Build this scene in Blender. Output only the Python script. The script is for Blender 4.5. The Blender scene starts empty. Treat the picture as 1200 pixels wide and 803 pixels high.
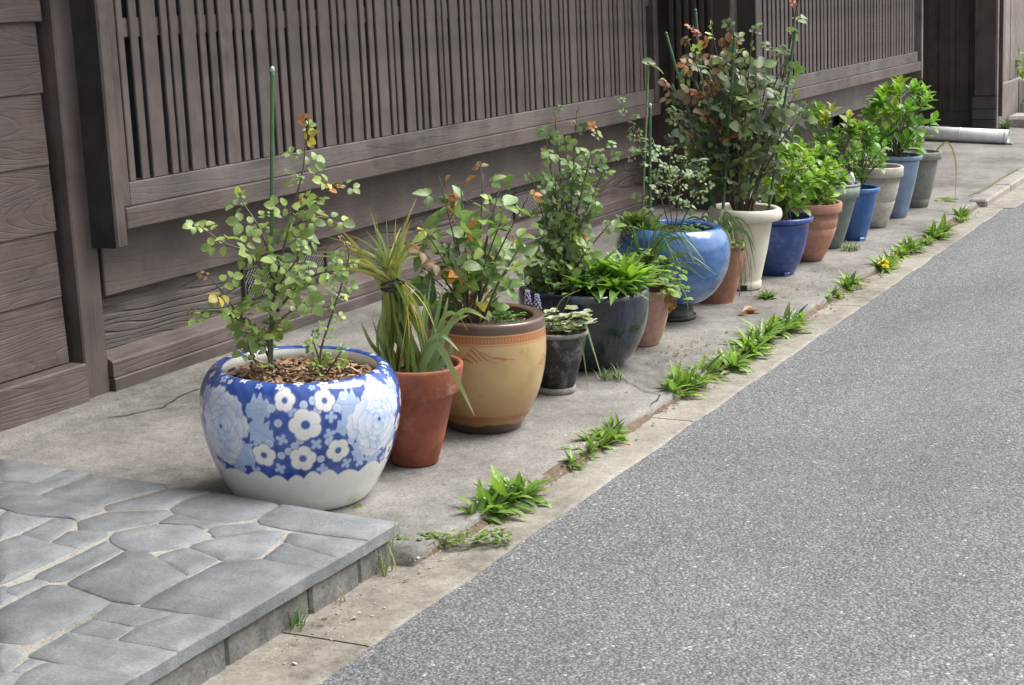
import bpy, math, random
import numpy as np
from mathutils import Vector, Matrix, Euler, noise as mnoise

random.seed(11)
SC = bpy.context.scene
COL = SC.collection
R = math.radians

# ------------------------------------------------------------------ camera
YAW, PITCH, ROLL = R(26.308), R(11.307), R(2.5)
fh = Vector((math.cos(YAW), math.sin(YAW), 0)); rh = Vector((math.sin(YAW), -math.cos(YAW), 0)); uz = Vector((0, 0, 1))
fw = fh * math.cos(PITCH) - uz * math.sin(PITCH)
upc = fh * math.sin(PITCH) + uz * math.cos(PITCH)
cx = rh * math.cos(ROLL) - upc * math.sin(ROLL)
cy = upc * math.cos(ROLL) + rh * math.sin(ROLL)
cam = bpy.data.cameras.new('camera'); camo = bpy.data.objects.new('camera', cam); COL.objects.link(camo)
m = Matrix((cx, cy, -fw)).transposed().to_4x4(); m.translation = Vector((0, 0, 1.5))
camo.matrix_world = m
cam.sensor_fit = 'HORIZONTAL'; cam.sensor_width = 36.0; cam.lens = 60.0
cam.clip_start = 0.05; cam.clip_end = 2000
SC.camera = camo

# ------------------------------------------------------------------ sky, sun, exposure
SUN_EL, SUN_AZ = R(56), R(138)          # azimuth clockwise from +Y
W = bpy.data.worlds.new('World'); SC.world = W; W.use_nodes = True
nt = W.node_tree; bg = nt.nodes['Background']
sky = nt.nodes.new('ShaderNodeTexSky'); sky.sky_type = 'NISHITA'; sky.sun_disc = False
sky.sun_elevation = SUN_EL; sky.sun_rotation = SUN_AZ
sky.air_density = 1.0; sky.dust_density = 4.0; sky.ozone_density = 1.0
hs = nt.nodes.new('ShaderNodeHueSaturation'); hs.inputs['Saturation'].default_value = 0.22
nt.links.new(sky.outputs[0], hs.inputs['Color']); nt.links.new(hs.outputs[0], bg.inputs[0])
bg.inputs[1].default_value = 0.085
sd = bpy.data.lights.new('sun', 'SUN'); sd.energy = 1.5; sd.angle = R(35); sd.color = (1.0, 0.96, 0.9)
so = bpy.data.objects.new('sun', sd); COL.objects.link(so)
sv = Vector((math.sin(SUN_AZ) * math.cos(SUN_EL), math.cos(SUN_AZ) * math.cos(SUN_EL), math.sin(SUN_EL)))
so.rotation_euler = (-sv).to_track_quat('-Z', 'Y').to_euler(); so.location = (0, -5, 12)
vs = SC.view_settings; vs.view_transform = 'Standard'; vs.look = 'None'; vs.gamma = 1; vs.use_curve_mapping = False
vs.exposure = 1.5

# ------------------------------------------------------------------ helpers
def prop(o, label=None, cat=None, group=None, kind=None):
    if label: o['label'] = label
    if cat: o['category'] = cat
    if group: o['group'] = group
    if kind: o['kind'] = kind
    return o

def link(name, me, parent=None, mat=None):
    o = bpy.data.objects.new(name, me); COL.objects.link(o)
    if mat is not None and me is not None and not me.materials: me.materials.append(mat)
    if parent is not None: o.parent = parent
    return o

def empty(name, loc=(0, 0, 0), rz=0, label=None, cat=None, group=None):
    o = bpy.data.objects.new(name, None); COL.objects.link(o)
    o.location = loc; o.rotation_euler = (0, 0, rz); o.empty_display_size = .1
    return prop(o, label, cat, group)

def mesh(name, v, f, smooth=False):
    me = bpy.data.meshes.new(name); me.from_pydata([tuple(p) for p in v], [], f); me.validate()
    if smooth: me.polygons.foreach_set('use_smooth', [True] * len(me.polygons))
    me.update(); return me

def cbox(sx, sy, sz, c=0.004):
    """box with every edge chamfered"""
    hx, hy, hz = sx / 2, sy / 2, sz / 2; c = min(c, hx * .6, hy * .6, hz * .6)
    V = []; idx = {}
    for x in (-1, 1):
        for y in (-1, 1):
            for z in (-1, 1):
                for a in range(3):
                    p = [x * (hx - c), y * (hy - c), z * (hz - c)]
                    p[a] = (x * hx, y * hy, z * hz)[a]
                    idx[(x, y, z, a)] = len(V); V.append(p)
    Fc = []
    def q(*k): Fc.append([idx[t] for t in k])
    for s in (-1, 1):
        q((s,-1,-1,0),(s,1,-1,0),(s,1,1,0),(s,-1,1,0)); q((-1,s,-1,1),(1,s,-1,1),(1,s,1,1),(-1,s,1,1)); q((-1,-1,s,2),(1,-1,s,2),(1,1,s,2),(-1,1,s,2))
    for a in (-1, 1):
        for b in (-1, 1):
            q((a,b,-1,0),(a,b,1,0),(a,b,1,1),(a,b,-1,1)); q((a,-1,b,0),(a,1,b,0),(a,1,b,2),(a,-1,b,2)); q((-1,a,b,1),(1,a,b,1),(1,a,b,2),(-1,a,b,2))
            for z in (-1, 1): Fc.append([idx[(a,b,z,k)] for k in range(3)])
    return V, Fc

def fixn(me):
    import bmesh
    bm = bmesh.new(); bm.from_mesh(me); bmesh.ops.recalc_face_normals(bm, faces=bm.faces); bm.to_mesh(me); bm.free(); return me

_boxes = {}
def board(name, x, y, z, mat, parent, c=0.004, rot=None):
    """board spanning (x0,x1),(y0,y1),(z0,z1)"""
    d = (round(x[1]-x[0], 4), round(y[1]-y[0], 4), round(z[1]-z[0], 4)); key = d + (c, mat.name)
    if key not in _boxes: _boxes[key] = fixn(mesh(name, *cbox(*d, c)))
    o = link(name, _boxes[key], parent, mat)
    o.location = ((x[0]+x[1])/2, (y[0]+y[1])/2, (z[0]+z[1])/2)
    if rot: o.rotation_euler = rot
    return o

def tube(pts, radii, seg=6, V=None, Fc=None, cap=True):
    if V is None: V = []; Fc = []
    pts = [Vector(p) for p in pts]; n = len(pts); b0 = len(V)
    ref = Vector((.37, .81, .45)).normalized()
    for i, p in enumerate(pts):
        t = (pts[min(i+1, n-1)] - pts[max(i-1, 0)]).normalized()
        a = t.cross(ref)
        if a.length < 1e-3: a = t.cross(Vector((1, 0, 0)))
        a.normalize(); b = t.cross(a)
        r = radii[i] if hasattr(radii, '__len__') else radii
        for k in range(seg):
            an = 2 * math.pi * k / seg; V.append(p + (a * math.cos(an) + b * math.sin(an)) * r)
    for i in range(n - 1):
        for k in range(seg):
            k2 = (k + 1) % seg; Fc.append([b0+i*seg+k, b0+i*seg+k2, b0+(i+1)*seg+k2, b0+(i+1)*seg+k])
    if cap:
        Fc.append([b0 + k for k in range(seg)][::-1]); Fc.append([b0 + (n-1)*seg + k for k in range(seg)])
    return V, Fc

def smooth_path(P, sub=4):
    P = [Vector(p) for p in P]; out = []
    for i in range(len(P) - 1):
        p0, p1, p2, p3 = P[max(i-1, 0)], P[i], P[i+1], P[min(i+2, len(P)-1)]
        for k in range(sub):
            t = k / sub
            out.append(.5 * ((2*p1) + (p2-p0)*t + (2*p0-5*p1+4*p2-p3)*t*t + (3*p1-p0-3*p2+p3)*t**3))
    out.append(P[-1]); return out

def resample(prof, n):
    P = np.array(prof, float); d = np.r_[0, np.cumsum(np.hypot(*np.diff(P, axis=0).T))]
    t = np.linspace(0, d[-1], n); return np.c_[np.interp(t, d, P[:, 0]), np.interp(t, d, P[:, 1])]

def catmull2(prof, sub=5):
    return [(p.x, p.y) for p in smooth_path([(a, b, 0) for a, b in prof], sub)]

def lathe(prof, seg=56, wob=0.0, sx=1.0, seed=0.0):
    V = []; Fc = []; n = len(prof)
    for r, z in prof:
        for k in range(seg):
            a = 2 * math.pi * k / seg
            w = 1 + wob * mnoise.noise(Vector((math.cos(a)*1.2, math.sin(a)*1.2, z*4 + seed)))
            V.append((r * w * math.cos(a) * sx, r * w * math.sin(a), z))
    for i in range(n - 1):
        for k in range(seg):
            k2 = (k + 1) % seg; Fc.append([i*seg+k, i*seg+k2, (i+1)*seg+k2, (i+1)*seg+k])
    return V, Fc

# ------------------------------------------------------------------ materials
def newmat(name):
    mt = bpy.data.materials.new(name); mt.use_nodes = True
    n = mt.node_tree.nodes; l = mt.node_tree.links; return mt, n, l, n['Principled BSDF']

def N(n, t, **kw):
    x = n.new('ShaderNode' + t)
    for k, v in kw.items():
        if k in x.inputs: x.inputs[k].default_value = v
        else: setattr(x, k, v)
    return x

def ramp(n, stops):
    r = n.new('ShaderNodeValToRGB'); e = r.color_ramp.elements
    while len(e) > 1: e.remove(e[-1])
    e[0].position = stops[0][0]; e[0].color = tuple(stops[0][1]) + (1,)
    for p, c in stops[1:]:
        q = e.new(p); q.color = tuple(c) + (1,)
    return r

def gray(v): return (v, v, v)

def wood(name, axis, col, grain=1.0, freq=34.0, bump=0.5, var=.25, rough=.62):
    mt, n, l, b = newmat(name)
    tc = N(n, 'TexCoord'); oi = N(n, 'ObjectInfo'); mp = N(n, 'Mapping')
    sc = {'X': (.5, 4, 4), 'Z': (4, 4, .5), 'Y': (4, .5, 4)}[axis]
    mp.inputs['Scale'].default_value = sc
    add = N(n, 'VectorMath', operation='ADD'); mul = N(n, 'VectorMath', operation='MULTIPLY')
    cmb = N(n, 'CombineXYZ')
    for k in range(3): l.new(oi.outputs['Random'], cmb.inputs[k])
    mul.inputs[1].default_value = (37, 53, 71); l.new(cmb.outputs[0], mul.inputs[0])
    l.new(tc.outputs['Object'], mp.inputs[0]); l.new(mp.outputs[0], add.inputs[0]); l.new(mul.outputs[0], add.inputs[1])
    n1 = N(n, 'TexNoise', Scale=1.0, Detail=2.0, Roughness=.45); l.new(add.outputs[0], n1.inputs['Vector'])
    sn = N(n, 'Math', operation='MULTIPLY'); sn.inputs[1].default_value = freq * 3; l.new(n1.outputs[0], sn.inputs[0])
    s0 = N(n, 'Math', operation='SINE'); l.new(sn.outputs[0], s0.inputs[0])
    s1 = N(n, 'Math', operation='ABSOLUTE'); l.new(s0.outputs[0], s1.inputs[0])
    si = N(n, 'MapRange', interpolation_type='SMOOTHSTEP'); si.inputs[1].default_value = 0; si.inputs[2].default_value = .55; si.inputs[3].default_value = -1.2; si.inputs[4].default_value = .35; l.new(s1.outputs[0], si.inputs[0])
    fs = {'X': (3, 90, 90), 'Z': (90, 90, 3), 'Y': (90, 3, 90)}[axis]
    mp2 = N(n, 'Mapping'); mp2.inputs['Scale'].default_value = fs; l.new(tc.outputs['Object'], mp2.inputs[0])
    add2 = N(n, 'VectorMath', operation='ADD'); l.new(mp2.outputs[0], add2.inputs[0]); l.new(mul.outputs[0], add2.inputs[1])
    n2 = N(n, 'TexNoise', Scale=1.0, Detail=4.0, Roughness=.6); l.new(add2.outputs[0], n2.inputs['Vector'])
    n3 = N(n, 'TexNoise', Scale=3.0, Detail=3.0); l.new(add.outputs[0], n3.inputs['Vector'])
    n4 = N(n, 'TexNoise', Scale=9.0, Detail=5.0, Roughness=.65); l.new(tc.outputs['Object'], n4.inputs['Vector'])
    # height
    h1 = N(n, 'Math', operation='MULTIPLY_ADD'); h1.inputs[1].default_value = .5 * grain; l.new(si.outputs[0], h1.inputs[0]); l.new(n2.outputs[0], h1.inputs[2])
    bp = N(n, 'Bump', Strength=bump, Distance=.006); l.new(h1.outputs[0], bp.inputs['Height']); l.new(bp.outputs[0], b.inputs['Normal'])
    # colour
    mx = N(n, 'Math', operation='MULTIPLY_ADD'); mx.inputs[1].default_value = .13 * grain; l.new(si.outputs[0], mx.inputs[0]); l.new(n3.outputs[0], mx.inputs[2])
    m2 = N(n, 'Math', operation='MULTIPLY_ADD'); m2.inputs[1].default_value = .5; l.new(n2.outputs[0], m2.inputs[0]); l.new(mx.outputs[0], m2.inputs[2])
    m3 = N(n, 'Math', operation='MULTIPLY_ADD'); m3.inputs[1].default_value = .6; l.new(n4.outputs[0], m3.inputs[0]); l.new(m2.outputs[0], m3.inputs[2])
    n5 = N(n, 'TexNoise', Scale=2.3, Detail=7.0, Roughness=.68); l.new(tc.outputs['Object'], n5.inputs['Vector']); r5 = ramp(n, [(.38, gray(.72)), (.52, gray(1)), (.68, (1.38, 1.36, 1.36))]); l.new(n5.outputs[0], r5.inputs[0])
    rp = ramp(n, [(.45, [c * (1 - var * 1.7) for c in col]), (1.05 / 1.3 if False else .8, col), (1.0, [c * (1 + var) + .01 for c in col])])
    l.new(m3.outputs[0], rp.inputs[0])
    br = N(n, 'Math', operation='MULTIPLY_ADD'); br.inputs[1].default_value = .3; br.inputs[2].default_value = .86; l.new(oi.outputs['Random'], br.inputs[0])
    vm = N(n, 'VectorMath', operation='SCALE'); m5 = N(n, 'MixRGB', blend_type='MULTIPLY', Fac=1.0); l.new(rp.outputs[0], m5.inputs[1]); l.new(r5.outputs[0], m5.inputs[2]); l.new(m5.outputs[0], vm.inputs[0]); l.new(br.outputs[0], vm.inputs['Scale'])
    l.new(vm.outputs[0], b.inputs['Base Color'])
    b.inputs['Roughness'].default_value = rough
    return mt

WCOL = (.078, .060, .054)
M = {}
M['wood_x'] = wood('weathered_wood_lengthwise', 'X', WCOL, grain=.5, freq=30, bump=.3)
M['wood_z'] = wood('weathered_wood_upright', 'Z', WCOL, grain=.3, freq=30, bump=.25)
M['wood_clap'] = wood('raised_grain_wood', 'X', (.074, .056, .050), grain=.5, freq=36, bump=.5, var=.3)
M['wood_recess'] = wood('raised_grain_plank', 'X', (.078, .064, .058), grain=1.1, freq=26, bump=1.0, var=.25)
M['wood_rail'] = wood('grey_weathered_rail', 'X', (.094, .080, .074), grain=.35, freq=30, bump=.35, var=.35)
M['wood_dark'] = wood('stained_and_shaded_wood', 'Z', (.052, .039, .034), grain=.4, bump=.25)  # dark fence wood; the return wall takes it as painted shade
M['wood_dark_x'] = wood('stained_and_shaded_plank', 'X', (.045, .037, .034), grain=.5, bump=.3)  # dark planks; under the far bay it paints the gap's shade
M['wood_pale'] = wood('pale_weathered_wood', 'Z', (.14, .118, .11), grain=.6, bump=.5, var=.4)
M['wood_side_shade'] = wood('shaded_side_plank', 'Z', (.026, .021, .019), grain=.1, bump=.1, var=.1)  # bay side faces, their shade put into a darker colour

def plain(name, col, rough=.5, var=.15, scale=20, bump=.1, bscale=None, coat=0, spec=.5, coords='Object', metallic=0):
    mt, n, l, b = newmat(name)
    tc = N(n, 'TexCoord'); n1 = N(n, 'TexNoise', Scale=scale, Detail=6.0, Roughness=.65); l.new(tc.outputs[coords], n1.inputs['Vector'])
    rp = ramp(n, [(.3, [c * (1 - var) for c in col]), (.7, [min(1, c * (1 + var)) for c in col])]); l.new(n1.outputs[0], rp.inputs[0]); l.new(rp.outputs[0], b.inputs['Base Color'])
    n2 = N(n, 'TexNoise', Scale=bscale or scale * 6, Detail=4.0); l.new(tc.outputs[coords], n2.inputs['Vector'])
    bp = N(n, 'Bump', Strength=bump, Distance=.004); l.new(n2.outputs[0], bp.inputs['Height']); l.new(bp.outputs[0], b.inputs['Normal'])
    b.inputs['Roughness'].default_value = rough; b.inputs['Coat Weight'].default_value = coat; b.inputs['Coat Roughness'].default_value = .06
    b.inputs['Specular IOR Level'].default_value = spec; b.inputs['Metallic'].default_value = metallic
    return mt

def concrete(name, c0, c1, speck=.35, bump=.35, stain=(.2, .19, .17), grit=150, stainamt=.5):
    mt, n, l, b = newmat(name)
    geo = N(n, 'NewGeometry')
    big = N(n, 'TexNoise', Scale=1.7, Detail=6.0, Roughness=.62); l.new(geo.outputs['Position'], big.inputs['Vector'])
    mid = N(n, 'TexNoise', Scale=14.0, Detail=6.0, Roughness=.7); l.new(geo.outputs['Position'], mid.inputs['Vector'])
    fine = N(n, 'TexNoise', Scale=grit, Detail=3.0, Roughness=.7); l.new(geo.outputs['Position'], fine.inputs['Vector'])
    vo = N(n, 'TexVoronoi', Scale=grit); l.new(geo.outputs['Position'], vo.inputs['Vector'])
    a = N(n, 'Math', operation='MULTIPLY_ADD'); a.inputs[1].default_value = .6; l.new(mid.outputs[0], a.inputs[0]); l.new(big.outputs[0], a.inputs[2])
    rp = ramp(n, [(.60, stain), (.78, c0), (.98, c1)]); l.new(a.outputs[0], rp.inputs[0])
    sp = ramp(n, [(.0, gray(1 - speck)), (.5, gray(1)), (1, gray(1 + 0))]); l.new(vo.outputs['Color'], sp.inputs[0])
    f2 = ramp(n, [(.3, gray(1 - speck * .8)), (.62, gray(1))]); l.new(fine.outputs[0], f2.inputs[0])
    m1 = N(n, 'MixRGB', blend_type='MULTIPLY', Fac=1.0); l.new(rp.outputs[0], m1.inputs[1]); l.new(sp.outputs[0], m1.inputs[2])
    m2 = N(n, 'MixRGB', blend_type='MULTIPLY', Fac=1.0); l.new(m1.outputs[0], m2.inputs[1]); l.new(f2.outputs[0], m2.inputs[2])
    l.new(m2.outputs[0], b.inputs['Base Color'])
    hm = N(n, 'Math', operation='MULTIPLY_ADD'); hm.inputs[1].default_value = 1.5; l.new(mid.outputs[0], hm.inputs[0]); l.new(fine.outputs[0], hm.inputs[2])
    bp = N(n, 'Bump', Strength=bump, Distance=.006); l.new(hm.outputs[0], bp.inputs['Height']); l.new(bp.outputs[0], b.inputs['Normal'])
    b.inputs['Roughness'].default_value = .85; b.inputs['Specular IOR Level'].default_value = .3
    return mt

M['sidewalk'] = concrete('sidewalk_concrete', (.222, .212, .196), (.305, .292, .268), stain=(.135, .129, .119), grit=130)
M['gutter'] = concrete('gutter_concrete', (.27, .25, .215), (.36, .338, .295), stain=(.165, .15, .128), grit=110, speck=.25)
M['mortar'] = concrete('mortar', (.33, .318, .29), (.42, .405, .37), stain=(.2, .192, .175), grit=160)
M['base_stone'] = concrete('step_base_stone', (.19, .187, .176), (.26, .253, .237), stain=(.09, .09, .084), grit=120, speck=.3)
M['kerb'] = concrete('kerb_stone', (.32, .30, .275), (.40, .375, .34), stain=(.22, .2, .18), grit=140)

def asphalt():
    mt, n, l, b = newmat('asphalt')
    geo = N(n, 'NewGeometry'); P = geo.outputs['Position']
    wn = N(n, 'TexNoise', Scale=60.0, Detail=2.0); l.new(P, wn.inputs['Vector'])
    off = N(n, 'VectorMath', operation='SCALE', Scale=.012); l.new(wn.outputs['Color'], off.inputs[0])
    ad = N(n, 'VectorMath', operation='ADD'); l.new(P, ad.inputs[0]); l.new(off.outputs[0], ad.inputs[1])
    vo = N(n, 'TexVoronoi', Scale=112.0); l.new(ad.outputs[0], vo.inputs['Vector'])
    v2 = N(n, 'TexVoronoi', Scale=190.0); l.new(ad.outputs[0], v2.inputs['Vector'])
    big = N(n, 'TexNoise', Scale=.9, Detail=5.0); l.new(P, big.inputs['Vector'])
    sep = N(n, 'SeparateColor'); l.new(vo.outputs['Color'], sep.inputs[0])
    sep2 = N(n, 'SeparateColor'); l.new(v2.outputs['Color'], sep2.inputs[0])
    rp = ramp(n, [(0, (.158, .163, .171)), (.35, (.200, .206, .215)), (.75, (.242, .248, .257)), (.982, (.30, .305, .31)), (.993, (.50, .49, .47))]); l.new(sep.outputs[0], rp.inputs[0])
    r2 = ramp(n, [(0, gray(.78)), (.5, gray(1.0)), (1, gray(1.12))]); l.new(sep2.outputs[1], r2.inputs[0])
    rd = ramp(n, [(.3, gray(1)), (.7, gray(.55))]); 
    ds = N(n, 'Math', operation='MULTIPLY'); ds.inputs[1].default_value = 1.0; l.new(vo.outputs['Distance'], ds.inputs[0]); l.new(ds.outputs[0], rd.inputs[0])
    mpx = N(n, 'Mapping'); mpx.inputs['Scale'].default_value = (.22, 1.5, 1); l.new(P, mpx.inputs[0])
    wear = N(n, 'TexNoise', Scale=1.0, Detail=4.0, Roughness=.55); l.new(mpx.outputs[0], wear.inputs['Vector'])
    patch_ = N(n, 'TexNoise', Scale=5.5, Detail=6.0, Roughness=.7); l.new(P, patch_.inputs['Vector'])
    s3 = N(n, 'Math', operation='ADD'); l.new(big.outputs[0], s3.inputs[0]); l.new(wear.outputs[0], s3.inputs[1]); s4 = N(n, 'Math', operation='MULTIPLY_ADD'); s4.inputs[1].default_value = .6; l.new(patch_.outputs[0], s4.inputs[0]); l.new(s3.outputs[0], s4.inputs[2])
    rb = ramp(n, [(.36, gray(.74)), (.5, gray(.97)), (.64, gray(1.14))]); s5 = N(n, 'Math', operation='MULTIPLY'); s5.inputs[1].default_value = .385; l.new(s4.outputs[0], s5.inputs[0]); l.new(s5.outputs[0], rb.inputs[0])
    cur = rp.outputs[0]
    for o in (r2, rd, rb):
        mm = N(n, 'MixRGB', blend_type='MULTIPLY', Fac=1.0); l.new(cur, mm.inputs[1]); l.new(o.outputs[0], mm.inputs[2]); cur = mm.outputs[0]
    l.new(cur, b.inputs['Base Color'])
    # every chip sits at its own height, pits between
    hh = N(n, 'Math', operation='MULTIPLY_ADD'); hh.inputs[1].default_value = -1.4; l.new(vo.outputs['Distance'], hh.inputs[0]); l.new(sep.outputs[1], hh.inputs[2])
    h3 = N(n, 'Math', operation='MULTIPLY_ADD'); h3.inputs[1].default_value = .3; l.new(sep2.outputs[0], h3.inputs[0]); l.new(hh.outputs[0], h3.inputs[2])
    bp = N(n, 'Bump', Strength=.65, Distance=.0055); l.new(h3.outputs[0], bp.inputs['Height']); l.new(bp.outputs[0], b.inputs['Normal'])
    b.inputs['Roughness'].default_value = .72; b.inputs['Specular IOR Level'].default_value = .35
    return mt
M['asphalt'] = asphalt()

def slate():
    mt, n, l, b = newmat('slate_paving')
    geo = N(n, 'NewGeometry'); oi = N(n, 'ObjectInfo')
    mid = N(n, 'TexNoise', Scale=7.0, Detail=8.0, Roughness=.7); l.new(geo.outputs['Position'], mid.inputs['Vector'])
    fine = N(n, 'TexNoise', Scale=120.0, Detail=5.0, Roughness=.75); l.new(geo.outputs['Position'], fine.inputs['Vector'])
    a = N(n, 'Math', operation='MULTIPLY_ADD'); a.inputs[1].default_value = .7; l.new(fine.outputs[0], a.inputs[0]); l.new(mid.outputs[0], a.inputs[2])
    rp = ramp(n, [(.5, (.095, .104, .111)), (.8, (.155, .166, .174)), (1.0, (.225, .235, .24))]); l.new(a.outputs[0], rp.inputs[0])
    br = N(n, 'Math', operation='MULTIPLY_ADD'); br.inputs[1].default_value = .36; br.inputs[2].default_value = .86; l.new(oi.outputs['Random'], br.inputs[0])
    vm = N(n, 'VectorMath', operation='SCALE'); l.new(rp.outputs[0], vm.inputs[0]); l.new(br.outputs[0], vm.inputs['Scale'])
    st_ = N(n, 'TexNoise', Scale=2.6, Detail=7.0, Roughness=.7); l.new(geo.outputs['Position'], st_.inputs['Vector']); rs = ramp(n, [(.36, (.82, .83, .83)), (.55, gray(1)), (.72, (1.12, 1.11, 1.09))]); l.new(st_.outputs[0], rs.inputs[0]); ml = N(n, 'MixRGB', blend_type='MULTIPLY', Fac=1.0); l.new(vm.outputs[0], ml.inputs[1]); l.new(rs.outputs[0], ml.inputs[2])
    l.new(ml.outputs[0], b.inputs['Base Color'])
    bp = N(n, 'Bump', Strength=.65, Distance=.008); l.new(a.outputs[0], bp.inputs['Height']); l.new(bp.outputs[0], b.inputs['Normal'])
    b.inputs['Roughness'].default_value = .6; return mt
M['slate'] = slate()

def leafmat():
    mt, n, l, b = newmat('leaf')
    oi = N(n, 'ObjectInfo'); tc = N(n, 'TexCoord')
    n1 = N(n, 'TexNoise', Scale=4.0, Detail=3.0); l.new(tc.outputs['Object'], n1.inputs['Vector'])
    rp = ramp(n, [(.3, gray(.75)), (.7, gray(1.25))]); l.new(n1.outputs[0], rp.inputs[0])
    mm = N(n, 'MixRGB', blend_type='MULTIPLY', Fac=1.0); l.new(oi.outputs['Color'], mm.inputs[1]); l.new(rp.outputs[0], mm.inputs[2])
    # paler midrib and veins, drawn in leaf coordinates (x across, y along)
    sx = N(n, 'SeparateXYZ'); l.new(tc.outputs['Object'], sx.inputs[0])
    ab = N(n, 'Math', operation='ABSOLUTE'); l.new(sx.outputs[0], ab.inputs[0])
    lt = ramp(n, [(.012, gray(1)), (.04, gray(0))]); l.new(ab.outputs[0], lt.inputs[0])
    vv = N(n, 'Math', operation='MULTIPLY_ADD'); vv.inputs[1].default_value = -.8; l.new(ab.outputs[0], vv.inputs[0]); l.new(sx.outputs[1], vv.inputs[2])
    v2 = N(n, 'Math', operation='MULTIPLY'); v2.inputs[1].default_value = 52; l.new(vv.outputs[0], v2.inputs[0])
    v3 = N(n, 'Math', operation='SINE'); l.new(v2.outputs[0], v3.inputs[0])
    mr = N(n, 'MixRGB', blend_type='MIX'); mr.inputs[2].default_value = (.30, .36, .16, 1)
    fm = N(n, 'Math', operation='MULTIPLY'); fm.inputs[1].default_value = .45; l.new(lt.outputs[0], fm.inputs[0]); l.new(fm.outputs[0], mr.inputs[0]); l.new(mm.outputs[0], mr.inputs[1])
    l.new(mr.outputs[0], b.inputs['Base Color'])
    bp = N(n, 'Bump', Strength=.09, Distance=.05); l.new(v3.outputs[0], bp.inputs['Height']); l.new(bp.outputs[0], b.inputs['Normal'])
    b.inputs['Roughness'].default_value = .42; b.inputs['Specular IOR Level'].default_value = .45
    tr = N(n, 'BsdfTranslucent'); ms = N(n, 'MixShader'); ms.inputs[0].default_value = .28
    tb = N(n, 'MixRGB', blend_type='MULTIPLY', Fac=1.0); tb.inputs[2].default_value = (1.5, 1.6, .8, 1); l.new(mr.outputs[0], tb.inputs[1]); l.new(tb.outputs[0], tr.inputs[0])
    out = n['Material Output']; l.new(b.outputs[0], ms.inputs[1]); l.new(tr.outputs[0], ms.inputs[2]); l.new(ms.outputs[0], out.inputs[0])
    return mt
M['leaf'] = leafmat()
def blademat():
    mt, n, l, b = newmat('blade_leaf')
    at = N(n, 'Attribute', attribute_name='tint'); l.new(at.outputs['Color'], b.inputs['Base Color'])
    b.inputs['Roughness'].default_value = .42
    tr = N(n, 'BsdfTranslucent'); ms = N(n, 'MixShader'); ms.inputs[0].default_value = .25
    l.new(at.outputs['Color'], tr.inputs[0]); out = n['Material Output']; l.new(b.outputs[0], ms.inputs[1]); l.new(tr.outputs[0], ms.inputs[2]); l.new(ms.outputs[0], out.inputs[0])
    return mt
M['blade'] = blademat()
M['cane'] = plain('rose_cane', (.10, .085, .05), .6, .4, 40)
M['cane_green'] = plain('green_stem', (.09, .13, .05), .55, .3, 40)
M['soil'] = plain('potting_soil', (.055, .038, .026), .95, .5, 45, 1.0, 90)
M['mulch'] = plain('bark_chip', (.20, .115, .065), .85, .75, 9, .3, coords='Object')
M['stake'] = plain('green_plastic_stake', (.06, .15, .07), .4, .15, 60, .1)
M['stake_pale'] = plain('pale_green_stake', (.17, .24, .11), .5, .2, 60, .1)
M['tip'] = plain('pale_stake_tip', (.5, .52, .45), .5, .1, 60, .05)
M['metal'] = plain('dull_metal_mesh', (.16, .15, .145), .5, .2, 60, .1, metallic=.6)
M['black'] = plain('shadow_and_nail_black', (.012, .011, .011), .8, .1, 10, .05)  # painted shade of gaps and hollows; nail heads share the black
M['pvc'] = plain('grey_pvc', (.66, .67, .68), .4, .1, 12, .05)
M['crack'] = plain('crack_dirt', (.045, .038, .03), .95, .3, 60, .3)
M['dirt'] = plain('gutter_dirt', (.12, .088, .062), .95, .5, 35, .9, 80)
M['moss'] = plain('moss', (.10, .14, .025), .9, .5, 60, 1.0, 150)
# ------------------------------------------------------------------ ground
SL = math.tan(R(3)); YK, ZK = 2.22, 0.04
def gz(y): return ZK + SL * (y - YK)

def sheet(name, xs, ys, zf, mat, kind='structure', jit=None):
    V = []; Fc = []
    for i, x in enumerate(xs):
        for j, y in enumerate(ys):
            yy = y + (jit(x, j) if jit else 0)
            V.append((x, yy, zf(x, yy)))
    nj = len(ys)
    for i in range(len(xs) - 1):
        for j in range(nj - 1): Fc.append([i*nj+j, (i+1)*nj+j, (i+1)*nj+j+1, i*nj+j+1])
    o = link(name, fixn(mesh(name, V, Fc, True)), None, mat)
    if kind: o['kind'] = kind
    if o.data.polygons[0].normal.z < 0: o.data.flip_normals()
    return o

sheet('ground', [-300, 300], [-300, 300], lambda x, y: -.15, M['sidewalk'])
sheet('asphalt_road', [-300, -20, 0, 5, 10, 20, 60, 300], [-60, -6, -2, 0, 1, 2.3], lambda x, y: 0.0 + (.01 if y < 1.2 else 0), M['asphalt'])
def linsp(a, b, n): return [a + (b - a) * i / (n - 1) for i in range(n)]
# footway
xs = linsp(3.838, 20, 150)
def sw_z(x, y): return gz(y) + .004 * mnoise.noise(Vector((x * 1.3, y * 1.3, 2)))
def sw_j(x, j): return (.012 * mnoise.noise(Vector((x * 2.2, 3, 1))) + .006 * mnoise.noise(Vector((x * 9, 3, 1)))) if j < 2 else 0
V = []; Fc = []; prof = [(YK + .004, -.1), (YK, ZK - .012), (YK + .012, ZK)] + [(y, None) for y in linsp(YK + .06, 4.3, 16)]
for x in xs:
    for j, (y, z) in enumerate(prof):
        yy = y + (sw_j(x, 0) if j < 3 else 0)
        V.append((x, yy, sw_z(x, yy) if z is None else z + .004 * mnoise.noise(Vector((x * 3, 7, 1)))))
nj = len(prof)
for i in range(len(xs) - 1):
    for j in range(nj - 1): Fc.append([i*nj+j, (i+1)*nj+j, (i+1)*nj+j+1, i*nj+j+1])
Fc.append([j for j in range(nj)] + [len(V)]); V.append((3.838, 4.3, -.1))
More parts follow.
